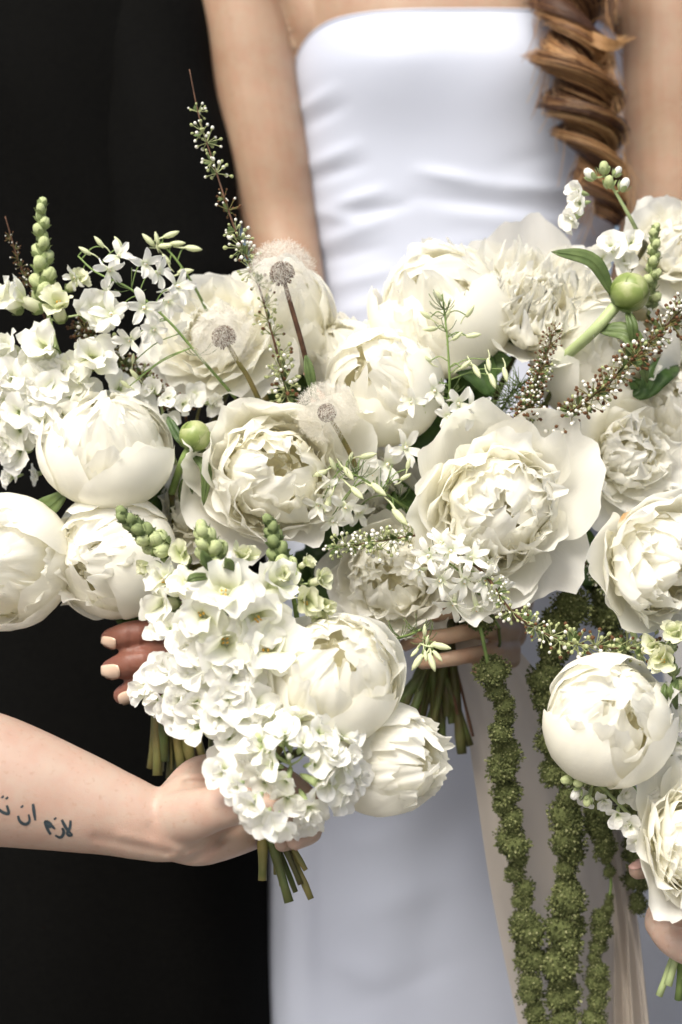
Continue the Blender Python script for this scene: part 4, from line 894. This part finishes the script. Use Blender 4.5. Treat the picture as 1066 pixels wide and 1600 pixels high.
stock('white stock florets with pale leaves beside the ball-shaped peony', [(1075, 1300, -.02), (1070, 1150, -.04), (1066, 1100, -.05)],
      [(1058, 1128, -.06, (-.4, .2, .9)), (1062, 1160, -.06, (-.5, -.2, .85)), (1050, 1182, -.05, (-.5, -.2, .85)), (1070, 1085, -.06, (-.3, .3, .9))], [], 78, 'D', 25)

# ------------------------------------------------------------------ snapdragons
def snapdragon(label, axis, florets, budspec, seed, bq, fs=30, stalk='stem_pale', bud_mats=None, leaves=()):
    """budspec: (t from, t to, count, size px from, size px to, spread px)"""
    rng = random.Random(seed); root, c = axis_thing('snapdragon', label, 'snapdragon', axis, stalk, 4.6, 'snapdragons in the bouquets'); cc = [Vector(q) for q in c]; n = len(cc)
    t0, t1, cnt, s0, s1, sp = budspec; mm = bud_mats or (BUD_G2, BUD_G)
    for i in range(cnt):
        q = i / max(1, cnt - 1); t = (t0 + (t1 - t0) * q) * (n - 1); k = min(n - 2, int(t)); base = cc[k].lerp(cc[k + 1], t - k); ax = (cc[k + 1] - cc[k]).normalized()
        s = s0 + (s1 - s0) * q; a = i * 2.39996 + seed
        e1 = ax.orthogonal().normalized(); e2 = ax.cross(e1); rad = (e1 * math.cos(a) + e2 * math.sin(a)); spread = sp * (1 - .75 * q) * mpp(axis[0][2])
        d = (rad * (1.0 - .55 * q) + ax * (.55 + .7 * q)).normalized()
        put(root, 'bud', mm[0] if q < .4 else mm[1], base + rad * spread, d, s * mpp(axis[0][2]), rng.uniform(0, 6))
    for it in florets:
        loc = P(*it[:3]); near = min(cc, key=lambda q: (q - loc).length)
        floret_snap(root, loc, D(it[3]), (it[4] if len(it) > 4 else fs) * mpp(it[2]), rng, it[5] if len(it) > 5 else False, it[6] if len(it) > 6 else True)
        mb = MB(); dd = D(it[3]); e = loc - dd * fs * .8 * mpp(it[2]); tube(mb, to_local(root, catmull([near, (near + e) / 2, e], 6)), 1.8 * mpp(it[2]), 5); obj('floret_stalk', mb.build('floret_stalk', M['stem_pale']), root)
    for lf in leaves: add_leaf(root, *lf)
    stem(root, P(*axis[0]), Vector((0, .8, -.6)), bq)
    return root
snapdragon('tall pale green snapdragon with cream bells and orange stamens, against the black dress', [(120, 640, .03), (82, 520, .015), (68, 430, .01), (64, 308, .005)],
           [(92, 478, -.012, (.05, .55, .75), 33, True), (148, 490, .0, (.5, -.1, .75), 36), (34, 470, .0, (-.85, .35, .4), 34), (8, 470, .01, (-.7, .5, .5), 30), (72, 545, -.01, (-.25, .3, .9), 36), (140, 560, -.008, (.25, .25, .9), 38), (100, 590, .0, (0, .2, 1), 34),
            (15, 545, .005, (-.4, .3, .85), 34), (20, 600, .0, (-.2, -.1, 1), 34), (118, 440, .005, (.6, .45, .5), 22, True), (55, 600, .0, (-.1, 0, 1), 32)], (.52, .98, 17, 27, 13, 11), 81, 'A', 34)
snapdragon('snapdragon with a green tip leaning over the half-closed peony, cream bells below', [(330, 960, -.06), (285, 880, -.09), (235, 842, -.105), (186, 800, -.115)],
           [(240, 850, -.10, (-.7, .1, .5), 17, True, False), (232, 885, -.095, (-.8, -.1, .5), 20, True, True), (262, 905, -.10, (-.6, .2, .7), 30), (285, 868, -.105, (-.3, .4, .8), 24, True, False), (300, 925, -.11, (-.2, .2, .95), 36)], (.55, .99, 15, 25, 16, 10), 82, 'C', 30, 'stem', (BUD_G, BUD_D))
snapdragon('short soft green snapdragon tip between two taller ones, wide ruffled white bells beneath', [(370, 990, -.06), (350, 920, -.10), (335, 870, -.125), (312, 822, -.135)],
           [(352, 925, -.135, (.05, .25, .95), 46), (318, 962, -.13, (-.2, -.05, 1), 42), (400, 960, -.125, (.3, -.1, .95), 44), (378, 872, -.115, (.3, .55, .7), 30, True, False), (290, 910, -.12, (-.3, .4, .8), 24, False, False), (425, 915, -.11, (.5, .2, .8), 40), (255, 945, -.10, (-.5, 0, .8), 34), (418, 1012, -.118, (.25, .1, .95), 54), (350, 1005, -.128, (-.05, -.1, 1), 46)], (.62, .98, 11, 27, 18, 14), 83, 'C', 40, 'stem', (BUD_G2, BUD_G),
           [([(345, 900, -.12), (325, 880, -.14), (315, 860, -.145)], 9, 'leaf_light'), ([(350, 905, -.12), (358, 885, -.145), (352, 872, -.15)], 9, 'leaf_light'), ([(335, 900, -.13), (305, 902, -.145), (292, 908, -.145)], 7, 'leaf_light')])
snapdragon('upright dark green snapdragon tip with half-open greenish bells, beside the cream open peony', [(470, 1010, -.05), (458, 930, -.09), (440, 880, -.10), (420, 808, -.105)],
           [(478, 938, -.115, (.2, .0, .95), 28, True, True), (500, 905, -.105, (.7, .35, .6), 22, True, False), (505, 945, -.105, (.6, -.2, .75), 24, True, True), (445, 900, -.115, (-.2, .3, .9), 18, True, False), (478, 880, -.105, (.6, .4, .6), 16, True, False), (495, 965, -.10, (.4, -.4, .8), 24, True, False)], (.5, .99, 17, 27, 15, 12), 84, 'C', 28, 'stem', (BUD_G, BUD_D))
snapdragon('slim green snapdragon tip beside the large peony bud', [(1016, 490, .05), (1018, 450, .022), (1022, 400, .015), (1024, 352, .012)],
           [(1010, 460, .02, (-.3, .1, .9), 12, True, False)], (.12, .98, 15, 17, 12, 8), 85, 'B', 20, 'stem_pale', (BUD_G, BUD_G))
snapdragon('pale green snapdragon bells tucked beside the ball-shaped peony', [(1085, 1130, -.03), (1062, 1090, -.055), (1050, 1040, -.07), (1046, 980, -.075)],
           [(1040, 1030, -.09, (-.4, .2, .9), 30, True, True), (1056, 990, -.09, (-.1, .5, .85), 26, True, False), (1025, 1010, -.085, (-.6, .2, .8), 26, True, False)], (.5, .95, 5, 18, 12, 8), 86, 'D', 26, 'stem_pale', None,
           [([(1048, 1105, -.085), (1040, 1085, -.095), (1042, 1065, -.09)], 8, 'leaf_light'), ([(1058, 1108, -.085), (1052, 1080, -.098), (1060, 1062, -.09)], 8, 'leaf_light')])

# ------------------------------------------------------------------ larkspur
LKS = 1.22
def larkspur(label, axis, florets, buds, seed, bq, fs=24, narrow=False, stalk='stem', rpx=2.6, wisps=0):
    rng = random.Random(seed); root, c = axis_thing('larkspur', label, 'larkspur', axis, stalk, rpx, 'larkspur sprigs in the bouquets'); cc = [Vector(q) for q in c]
    def pedicel(loc, d, s):
        near = min(cc, key=lambda q: (q - loc).length + .3 * max(0, q.z - loc.z)); e = loc - d * s; mb = MB()
        tube(mb, to_local(root, catmull([near, near.lerp(e, .5) + Vector((0, 0, .004)), e], 8)), .9 * mpp(axis[0][2]), 4); obj('pedicel', mb.build('pedicel', M['stem']), root)
    for it in florets:
        loc = P(*it[:3]); d = D(it[3]); s = (it[4] if len(it) > 4 else fs) * LKS * mpp(it[2]); floret_lark(root, loc, d, s, rng, narrow); pedicel(loc, d, s * .4)
    for it in buds:
        loc = P(*it[:3]); d = D(it[3]); s = it[4] * mpp(it[2]); put(root, 'bud', LKB, loc, d, s, rng.uniform(0, 6)); pedicel(loc, d, s * .4)
    for k in range(wisps):                                           # thread-like leaflets
        i = rng.randrange(3, len(cc) - 2); a = cc[i]; mb = MB()
        for j in range(5):
            q = Vector((rng.uniform(-1, 1), rng.uniform(-.6, .1), rng.uniform(-.2, 1))).normalized() * rng.uniform(.008, .018)
            tube(mb, to_local(root, catmull([a, a + q * .6 + Vector((0, 0, -.001)), a + q + Vector((0, 0, .002))], 5)), .00035, 3)
        obj('leaflets', mb.build('leaflets', M['leaf_light']), root)['kind'] = 'stuff'
    stem(root, P(*axis[0]), Vector((0, .8, -.6)), bq, r=2.4)
    return root
larkspur('white long-spurred larkspur spray standing out against the black dress', [(368, 622, .03), (310, 555, .0), (262, 500, -.01), (205, 452, -.01), (150, 425, -.005), (122, 400, 0)],
         [(170, 420, -.015, (.5, -.45, .7), 24), (120, 432, .0, (-.6, -.3, .6), 20), (225, 412, -.015, (.5, -.2, .8), 26), (245, 425, -.01, (.75, -.1, .6), 24), (275, 448, -.015, (.7, .1, .7), 28), (262, 470, -.01, (.3, -.5, .8), 24), (175, 492, -.015, (-.1, .1, 1), 32), (205, 530, -.012, (-.4, -.4, .8), 26), (225, 480, -.015, (.1, -.3, 1), 28), (240, 515, -.01, (.2, -.3, .9), 22), (185, 400, -.008, (.3, .2, .9), 22), (165, 455, -.012, (-.3, -.6, .7), 22)],
         [(133, 392, 0, (-.8, .5, .2), 22), (155, 378, 0, (-.6, .7, .2), 22), (185, 378, 0, (-.5, .7, .2), 20), (210, 585, 0, (-.5, .6, .5), 22), (195, 600, 0, (-.6, .5, .5), 20), (208, 560, 0, (.1, .9, .3), 16)], 91, 'A', 26, wisps=2)
larkspur('bare sprig of pale oval larkspur buds against the black dress and the flat peony', [(330, 500, .05), (305, 450, .03), (275, 405, .02), (250, 378, .02)], [],
         [(232, 375, .02, (-.6, .6, .2), 26), (268, 366, .018, (.8, .25, .2), 26), (278, 380, .018, (.9, .0, .2), 24), (302, 388, .018, (.95, -.15, .2), 28), (290, 424, .018, (.9, .1, .2), 26), (258, 384, .018, (.9, .0, .3), 24), (245, 372, .018, (-.2, .9, .2), 20), (260, 405, .018, (-.5, .7, .2), 20)], 92, 'A')
larkspur('upright larkspur sprig of cream buds in front of the smooth cream peony', [(690, 700, .05), (702, 620, .01), (700, 540, -.005), (692, 466, -.005)],
         [(645, 628, -.01, (-.4, -.2, .9), 24), (680, 610, -.005, (-.2, -.2, .9), 24), (715, 630, -.01, (.3, -.2, .9), 26), (735, 640, -.005, (.6, .1, .8), 30), (650, 600, .0, (-.5, .2, .8), 20), (700, 650, -.008, (0, -.3, .9), 22)],
         [(686, 462, -.005, (-.5, .8, .3), 20), (665, 492, -.005, (-.8, .5, .3), 22), (672, 514, -.005, (-.95, -.1, .3), 24), (735, 486, -.005, (.5, .8, .3), 22), (740, 524, -.005, (.9, .1, .3), 24), (715, 525, -.005, (.7, .6, .3), 20), (665, 560, -.005, (-.8, .4, .3), 22), (728, 570, -.005, (.6, .5, .4), 22), (745, 580, -.005, (.4, -.8, .4), 26), (770, 595, -.005, (.3, -.9, .3), 26), (790, 585, -.005, (.2, -.9, .3), 24), (700, 490, -.005, (.4, .9, .2), 18), (764, 570, -.004, (.1, -.9, .3), 22), (660, 628, -.008, (-.3, .8, .4), 18)], 93, 'B', 24, wisps=7)
larkspur('nodding larkspur sprig with fat cream buds beside the cream open peony', [(660, 810, .05), (615, 780, .0), (570, 750, -.02), (530, 730, -.025)],
         [(500, 788, -.025, (-.3, -.5, .8), 24), (540, 790, -.02, (.2, -.5, .8), 26), (520, 812, -.02, (0, -.6, .8), 22), (605, 725, .0, (.1, -.2, .9), 28), (585, 742, .0, (-.3, -.3, .9), 26), (632, 700, .0, (.5, .1, .8), 28), (560, 800, .0, (.3, -.4, .8), 22), (515, 760, -.02, (-.5, -.2, .8), 20)],
         [(545, 740, -.028, (.5, -.7, .4), 28), (558, 770, -.028, (.6, -.6, .4), 30), (592, 765, -.025, (.7, -.6, .4), 32), (625, 808, -.025, (.6, -.7, .4), 36), (520, 725, -.025, (-.4, .8, .3), 24), (575, 712, -.02, (.9, .2, .3), 28), (500, 740, -.025, (-.8, -.3, .3), 26), (548, 715, -.02, (.3, .9, .3), 20), (512, 788, -.028, (-.3, -.9, .3), 28), (634, 745, -.02, (.7, .4, .3), 20), (638, 725, -.02, (.2, .9, .3), 20)], 94, 'B', 24, wisps=6)
larkspur('dense cluster of narrow-petalled white larkspur under the largest peony', [(780, 980, .03), (750, 930, -.015), (715, 890, -.035), (670, 860, -.04)],
         [(672, 868, -.05, (-.6, -.1, .8), 28), (705, 862, -.055, (-.1, .2, .95), 30), (735, 872, -.055, (.1, .2, .95), 28), (690, 905, -.05, (-.4, -.5, .8), 28), (725, 905, -.055, (.1, -.6, .8), 30), (755, 905, -.05, (.3, -.4, .85), 30), (745, 945, -.04, (.1, -.9, .45), 34), (775, 925, -.045, (.5, -.5, .7), 28), (660, 890, -.045, (-.7, -.3, .6), 26), (710, 940, -.04, (-.2, -.8, .6), 30), (690, 850, -.045, (-.3, .5, .8), 24), (760, 880, -.045, (.5, .3, .8), 22)], [], 95, 'B', 30, True, wisps=3)
larkspur('small hanging sprig of cream larkspur buds over the bride\'s shaded fingers', [(612, 1000, .0), (640, 992, -.035), (660, 985, -.04), (668, 1012, -.042)], [],
         [(648, 1020, -.044, (-.6, -.6, .3), 18), (652, 1035, -.046, (-.55, -.8, .2), 30), (665, 1025, -.046, (.1, -.9, .3), 18), (675, 1035, -.046, (.3, -.9, .3), 30), (684, 1025, -.046, (.6, -.7, .3), 22), (690, 1010, -.046, (.95, -.2, .2), 30), (668, 1000, -.044, (.2, .9, .3), 16), (676, 1008, -.044, (.5, .7, .3), 16), (664, 985, -.042, (0, .9, .2), 20)], 96, 'B', wisps=5)

# ------------------------------------------------------------------ bead-bud sprigs (spirea)
def bead_cluster(kind, seed):
    rng = random.Random(seed); mb = MB(); n = 11
    for i in range(n):
        z = 1 - 1.15 * (i + .5) / n; a = i * 2.4 + rng.uniform(-.3, .3); rr = math.sqrt(max(0, 1 - z * z)); e = Vector((rr * math.cos(a), rr * math.sin(a), max(z, -.1) + .15)) * rng.uniform(.75, 1.1)
        tube(mb, [(0, 0, 0), tuple(e * .5 + Vector((0, 0, .04))), tuple(e)], .035, 3, 0, False)
        t = rng.random(); r0 = rng.uniform(.10, .15) * (1 if kind != 'brown' else .9)
        q = e.to_track_quat('Z', 'Y').to_matrix(); mi = 1 if t < (.8 if kind == 'white' else .3 if kind == 'brown' else .25) else (2 if kind == 'brown' else 3)
        if kind == 'green' and t > .85: mi = 2
        ellipsoid(mb, e * 1.05, r0, r0, r0 * 1.1, mi, 7, 5, q); ellipsoid(mb, e * .96, r0 * .8, r0 * .8, r0 * .6, 3 if kind != 'brown' else 2, 6, 4, q)
    for i in range(3):
        a = rng.uniform(0, 6); V, F, UV = petal(.9, .16, 70, 30, 1, .02, rng, 3, 5, .02, 0, .3, 0); rot = Matrix.Rotation(a, 3, 'Z'); mb.add([rot @ Vector(q) for q in V], F, 4, UV)
    return mb.build('bead_cluster', [M['bead_green'] if kind != 'brown' else M['stem_brown'], M['bead'], M['bead_brown'], M['bead_green'], M['leaf_light']])
BC = {k: [bead_cluster(k, 20 + i) for i in range(4)] for k in ('white', 'brown', 'green')}
def spirea(label, axis, spec, seed, bq, kind='white', rpx=2.2, with_stem=True, mat='twig'):
    """spec: (t from, t to, number of clusters, size px from, size px to)"""
    rng = random.Random(seed); root, c = axis_thing('bead_bud_sprig', label, 'flower sprig', axis, mat, rpx, 'sprigs of bead-like buds', 40); cc = [Vector(q) for q in c]; n = len(cc)
    for (t0, t1, cnt, s0, s1, kd) in spec:
        for i in range(cnt):
            q = i / max(1, cnt - 1); t = (t0 + (t1 - t0) * q) * (n - 1); k = min(n - 2, int(t)); base = cc[k].lerp(cc[k + 1], t - k); ax = (cc[k + 1] - cc[k]).normalized()
            e1 = ax.orthogonal().normalized(); e2 = ax.cross(e1); a = i * 2.4 + seed; d = (e1 * math.cos(a) + e2 * math.sin(a) + ax * .5 + Vector((0, -.4, .15))).normalized()
            put(root, 'bud_cluster', rng.choice(BC[kd]), base, d, (s0 + (s1 - s0) * q) * rng.uniform(.8, 1.15) * mpp(axis[0][2]), rng.uniform(0, 6))
    if with_stem: stem(root, P(*axis[0]), Vector((0, .8, -.6)), bq, r=2.2, mat=mat)
    return root
spirea('tall slender bead-bud sprig rising from beside the dandelion clocks past the bare forearm', [(452, 650, .03), (445, 600, .005), (425, 520, -.005), (402, 440, -.01), (368, 360, -.008), (338, 268, -.005), (312, 185, 0), (296, 108, 0)],
       [(.10, .22, 6, 24, 24, 'green'), (.28, .36, 3, 22, 22, 'green'), (.42, .46, 2, 20, 20, 'green'), (.5, .57, 4, 22, 20, 'white'), (.62, .65, 2, 17, 15, 'brown'), (.71, .74, 2, 19, 18, 'white'), (.79, .82, 2, 18, 16, 'white'), (.875, .88, 1, 15, 15, 'white')], 101, 'A')
spirea('thin reddish sprig with few closed buds behind the tall snapdragon', [(80, 520, .05), (55, 460, .03), (30, 410, .025), (8, 338, .02)], [(.25, .85, 9, 12, 9, 'brown')], 102, 'A', 'brown')
spirea('dark sprig thick with tiny white beads, between snapdragon bells and larkspur', [(290, 650, .06), (250, 615, .04), (205, 580, .035), (160, 540, .035), (118, 505, .04)], [(.05, .95, 26, 20, 22, 'brown'), (.2, .8, 10, 20, 20, 'white')], 103, 'A', 'brown')
spirea('short upright brown bead-bud sprig in front of the fringed peony', [(810, 680, .02), (825, 640, -.01), (845, 580, -.015), (868, 512, -.01)], [(.12, .98, 26, 22, 13, 'brown'), (.15, .7, 10, 20, 16, 'white')], 104, 'B', 'brown', 2.6)
spirea('thick red-brown bead-bud sprig crossing below the large peony bud', [(850, 690, .02), (900, 640, -.015), (960, 590, -.02), (1020, 530, -.015), (1085, 465, -.01)], [(.10, .98, 22, 23, 23, 'brown'), (.1, .9, 7, 23, 22, 'white')], 105, 'B', 'brown', 3.4)
spirea('short sprig of round white beads above the shaded crumpled peony', [(690, 830, .02), (640, 838, -.02), (580, 848, -.025), (518, 856, -.025)], [(.30, .95, 11, 26, 18, 'white')], 106, 'B', 'white', 2.2)
spirea('long arching reddish sprig of green bead buds hanging over the green strands', [(725, 870, .0), (760, 900, -.05), (800, 955, -.055), (870, 998, -.06), (950, 1012, -.062), (1045, 1012, -.06)], [(.2, .45, 6, 18, 20, 'white'), (.47, .97, 15, 22, 24, 'green')], 107, 'B', 'green', 3.0)
spirea('small dark bead-bud twig in the gap beside the orange-stained peony', [(985, 930, .05), (945, 915, .03), (915, 880, .025), (900, 850, .03)], [(.1, .9, 8, 16, 14, 'white')], 108, 'D', 'white', 2.2)

# ------------------------------------------------------------------ dandelion clocks
def dandelion(px, py, y, rp, label, axis, seed, bare=.12, leaf_at=None, inner=.34):
    rng = random.Random(seed); Rm = rp * mpp(y); c = P(px, py, y); foot = P(*axis[0]); ax = (c - P(*axis[-1])).normalized()
    root = thing('dandelion_clock', label, 'dandelion', c, ax, 0, 'dandelion clocks')
    mb = MB(); ellipsoid(mb, (0, 0, 0), .22 * Rm, .22 * Rm, .22 * Rm, 0, 14, 10); obj('receptacle', mb.build('receptacle', M['seed']), root)
    seeds, floss = MB(), MB(); N = 230; q0 = Vector((0, 0, 1))
    for i in range(N):
        z = 1 - 1.86 * (i + .5) / N; a = i * 2.39996; rr = math.sqrt(max(0, 1 - z * z)); d = Vector((rr * math.cos(a), rr * math.sin(a), z))
        if z < -.35 and rng.random() < bare * 3: continue
        d = (d + Vector((rng.uniform(-.06, .06), rng.uniform(-.06, .06), rng.uniform(-.06, .06)))).normalized()
        tube(seeds, [tuple(d * Rm * .19), tuple(d * Rm * .27), tuple(d * Rm * inner)], [.016 * Rm, .034 * Rm, .012 * Rm], 4, 0)
        tip = d * Rm * rng.uniform(.68, .76); tube(floss, [tuple(d * Rm * inner), tuple(tip)], .00004, 3, 0, False)
        if i % 2: continue
        e1 = d.orthogonal().normalized(); e2 = d.cross(e1); a0 = rng.uniform(0, 6)
        for k in range(40):
            b = a0 + k * .1571; el = rng.uniform(.0, .7)
            w = (e1 * math.cos(b) + e2 * math.sin(b)) * math.cos(el) + d * math.sin(el); t2 = tip + w * Rm * rng.uniform(.22, .33)
            sd = w.cross(d).normalized() * .0001
            b_ = len(floss.v); floss.v += [tuple(t2 - sd), tuple(t2 + sd), tuple(tip)]; floss.f.append((b_, b_ + 1, b_ + 2)); floss.m.append(0); floss.uv += [(.5, .5)] * 3
    obj('seeds', seeds.build('seeds', M['seed']), root)['kind'] = 'stuff'
    obj('floss', floss.build('floss', M['floss'], False), root)['kind'] = 'stuff'
    mb = MB(); pts = catmull([c] + [P(*q) for q in axis[::-1]], 20); tube(mb, to_local(root, pts), np.interp(np.arange(20), [0, 3, 19], [.7, 1, 1.25]) * 3.6 * mpp(y), 8); obj('stalk', mb.build('stalk', M['stem_brown'] if leaf_at is None else M['twig']), root)
    if leaf_at: add_leaf(root, *leaf_at)
    stem(root, P(*axis[0]), Vector((0, .8, -.6)), 'A', r=2.6)
    return root
dandelion(441, 428, -.02, 60, 'tallest dandelion clock on a straight reddish stalk, in front of the bare forearm', [(488, 610, .02), (474, 545, -.008), (455, 478, -.02)], 1, .12, ([(478, 555, -.012), (484, 585, -.012), (492, 625, -.005)], 8, 'leaf_light', .5))
dandelion(350, 527, -.02, 58, 'dandelion clock with dark seed head before the flat wide peony', [(405, 625, .02), (388, 590, -.008), (372, 565, -.018)], 2, .14)
dandelion(511, 645, -.03, 56, 'fluffiest dandelion clock, lowest of the three, with a pale brown heart', [(560, 740, .03), (548, 710, .0), (532, 680, -.02)], 3, .05, None, .26)

# ------------------------------------------------------------------ feathery foliage
def feathery(label, axis, seed, bq, n=70, ln=.022):
    rng = random.Random(seed); root, c = axis_thing('feathery_foliage', label, 'foliage', axis, 'leaf_light', 2.2); cc = [Vector(q) for q in c]; mb = MB()
    for k in range(n):
        a = cc[rng.randrange(6, len(cc))]; q = Vector((rng.uniform(-1, 1), rng.uniform(-.7, .4), rng.uniform(-.5, 1))).normalized() * ln * rng.uniform(.5, 1.1)
        tube(mb, to_local(root, catmull([a, a + q * .55 + Vector((0, 0, -.0015)), a + q], 5)), [.00045, .0004, .0004, .0003, .00015], 3)
    obj('threads', mb.build('threads', M['leaf_light']), root)['kind'] = 'stuff'
    stem(root, P(*axis[0]), Vector((0, .8, -.6)), bq, r=2.2)
feathery('tuft of thread-fine green foliage between the largest peony and the brown bead sprig', [(770, 680, .06), (785, 640, .025), (800, 615, .015), (815, 600, .015)], 4, 'B', 120, .024)

# ------------------------------------------------------------------ hanging strands of green amaranth and the ribbon
def nodule(seed, n=230):
    rng = random.Random(seed); mb = MB()
    oc = [Vector(q) for q in ((1, 0, 0), (-1, 0, 0), (0, 1, 0), (0, -1, 0), (0, 0, 1), (0, 0, -1))]
    of = [(0, 2, 4), (2, 1, 4), (1, 3, 4), (3, 0, 4), (2, 0, 5), (1, 2, 5), (3, 1, 5), (0, 3, 5)]
    for i in range(n):
        z = 1 - 2 * (i + .5) / n; a = i * 2.39996; rr = math.sqrt(max(0, 1 - z * z)); d = Vector((rr * math.cos(a), rr * math.sin(a), z)); d = (d + Vector([rng.uniform(-.15, .15) for _ in range(3)])).normalized()
        c = d * rng.uniform(.76, 1.04) * (1 + .10 * math.sin(d.x * 5 + seed) + .08 * math.sin(d.z * 6 + seed * 2)); s = rng.uniform(.05, .115)
        rot = (d + Vector([rng.uniform(-.6, .6) for _ in range(3)])).to_track_quat('Z', 'Y').to_matrix() @ Matrix.Rotation(rng.uniform(0, 6), 3, 'Z')
        mb.add([c + rot @ Vector((q.x * s, q.y * s, q.z * s * 1.5)) for q in oc], of)
    ellipsoid(mb, (0, 0, 0), .80, .80, .80, 0, 10, 8)
    return mb.build('amaranth_nodule', M['amaranth'], False)
ND = [nodule(40 + i) for i in range(4)]
def amaranth(label, axis, sizes, seed, gaps=()):
    rng = random.Random(seed); root, c = axis_thing('amaranth_strand', label, 'amaranth', axis, 'stem', 3.2, 'hanging green amaranth strands', 160); cc = [Vector(q) for q in c]; L = [0.0]
    for i in range(1, len(cc)): L.append(L[-1] + (cc[i] - cc[i - 1]).length)
    s = .006
    while s < L[-1]:
        t = s / L[-1]; i = int(np.searchsorted(L, s)); i = min(i, len(cc) - 1); px_s = np.interp(t, [q[0] for q in sizes], [q[1] for q in sizes]) * rng.uniform(.68, 1.2); rad = px_s * mpp(cc[i].y)
        if not any(g0 < t < g1 for g0, g1 in gaps):
            for w in range(2):
                o = Vector((rng.uniform(-.4, .4) * rad, rng.uniform(-.3, .3) * rad, rng.uniform(-.3, .3) * rad))
                put(root, 'flower_cluster', rng.choice(ND), cc[i] + o, (rng.uniform(-1, 1), rng.uniform(-1, 1), rng.uniform(-1, 1)), rad * rng.uniform(.75, 1.0), rng.uniform(0, 6))
        s += rad * rng.uniform(1.0, 1.45)
    return root
amaranth('green amaranth strand with separate round tufts, hanging past the bride\'s hand over the ribbon', [(742, 930, .02), (752, 985, -.005), (768, 1060, .0), (790, 1140, .02), (786, 1230, .04), (800, 1320, .05), (818, 1420, .06), (828, 1520, .065), (850, 1640, .07)], [(0, 22), (.07, 22), (.2, 22), (.5, 22), (1, 23)], 1, ((.0, .015), (.10, .145)))
amaranth('thickest green amaranth strand, hanging straight beside the ball-shaped peony', [(890, 930, .03), (872, 985, .03), (855, 1060, .035), (860, 1150, .045), (880, 1260, .05), (886, 1350, .055), (882, 1450, .06), (876, 1640, .07)], [(0, 26), (.3, 22), (.55, 27), (1, 27)], 2)
amaranth('thin broken green amaranth strand narrowing to a bare stalk, over the ribbon fold', [(925, 1180, .05), (935, 1270, .055), (948, 1340, .06), (955, 1385, .062), (942, 1440, .065), (930, 1500, .068), (934, 1640, .07)], [(0, 20), (.3, 22), (.36, 9), (.47, 9), (.55, 17), (1, 19)], 3, ((.40, .46),))
amaranth('dark shaded amaranth strand at the ribbon\'s outer edge, behind the pink-nailed hand', [(965, 1180, .07), (985, 1290, .075), (994, 1360, .08), (1000, 1425, .08)], [(0, 24), (.7, 20), (1, 12)], 4)
amaranth('short dark amaranth strand in the gap beside the orange-stained peony', [(940, 880, .06), (945, 940, .06), (955, 1000, .06), (950, 1060, .06)], [(0, 26), (1, 26)], 5)

def ribbon(label, lefts, rights, folds_, seed, bq='B'):
    n, m_ = 70, 60; Lp = np.array(catmull([P(*q) for q in lefts], n)); Rp = np.array(catmull([P(*q) for q in rights], n)); rng = random.Random(seed)
    V, F, UV = [], [], []
    for i in range(n):
        q = i / (n - 1)
        for j in range(m_):
            t = j / (m_ - 1); p = Lp[i] * (1 - t) + Rp[i] * t; w = 0
            for (fr, am, ph_, dr) in folds_: w += am * math.sin(fr * (t + dr * q) * 6.283 + ph_)
            edge = .004 * math.sin(q * 17) if j in (0, m_ - 1) else 0
            V.append((p[0] + .3 * w * (.3 + q), p[1] + w * (.35 + .65 * q) * (1 if 0 < j < m_ - 1 else 1), p[2])); UV.append((t, q))
    F = [(i * m_ + j, i * m_ + j + 1, (i + 1) * m_ + j + 1, (i + 1) * m_ + j) for i in range(n - 1) for j in range(m_ - 1)]
    o = obj('ribbon', mesh('ribbon', V, F, M['ribbon'], UV)); tag(o, label, 'ribbon', 'sheer ribbons under the bride\'s hand'); return o
ribbon('wide sheer beige ribbon trailing from the bride\'s bouquet behind the green strands', [(700, 1000, .085), (720, 1080, .085), (738, 1200, .09), (768, 1400, .10), (808, 1600, .11), (822, 1680, .11)],
       [(790, 990, .085), (860, 1080, .09), (930, 1200, .10), (975, 1330, .11), (990, 1480, .12), (1000, 1680, .12)], [(2.0, .006, .4, .1), (3.4, .003, 1.2, -.2)], 1)
ribbon('narrow crumpled ribbon lying over the wide one, with a bright fold', [(880, 1050, .07), (930, 1250, .085), (955, 1400, .09), (958, 1500, .095), (955, 1680, .10)],
       [(900, 1050, .07), (965, 1260, .085), (992, 1400, .09), (1006, 1500, .095), (1024, 1680, .10)], [(2.2, .007, .2, .25), (4.1, .003, 2.2, -.3)], 2)
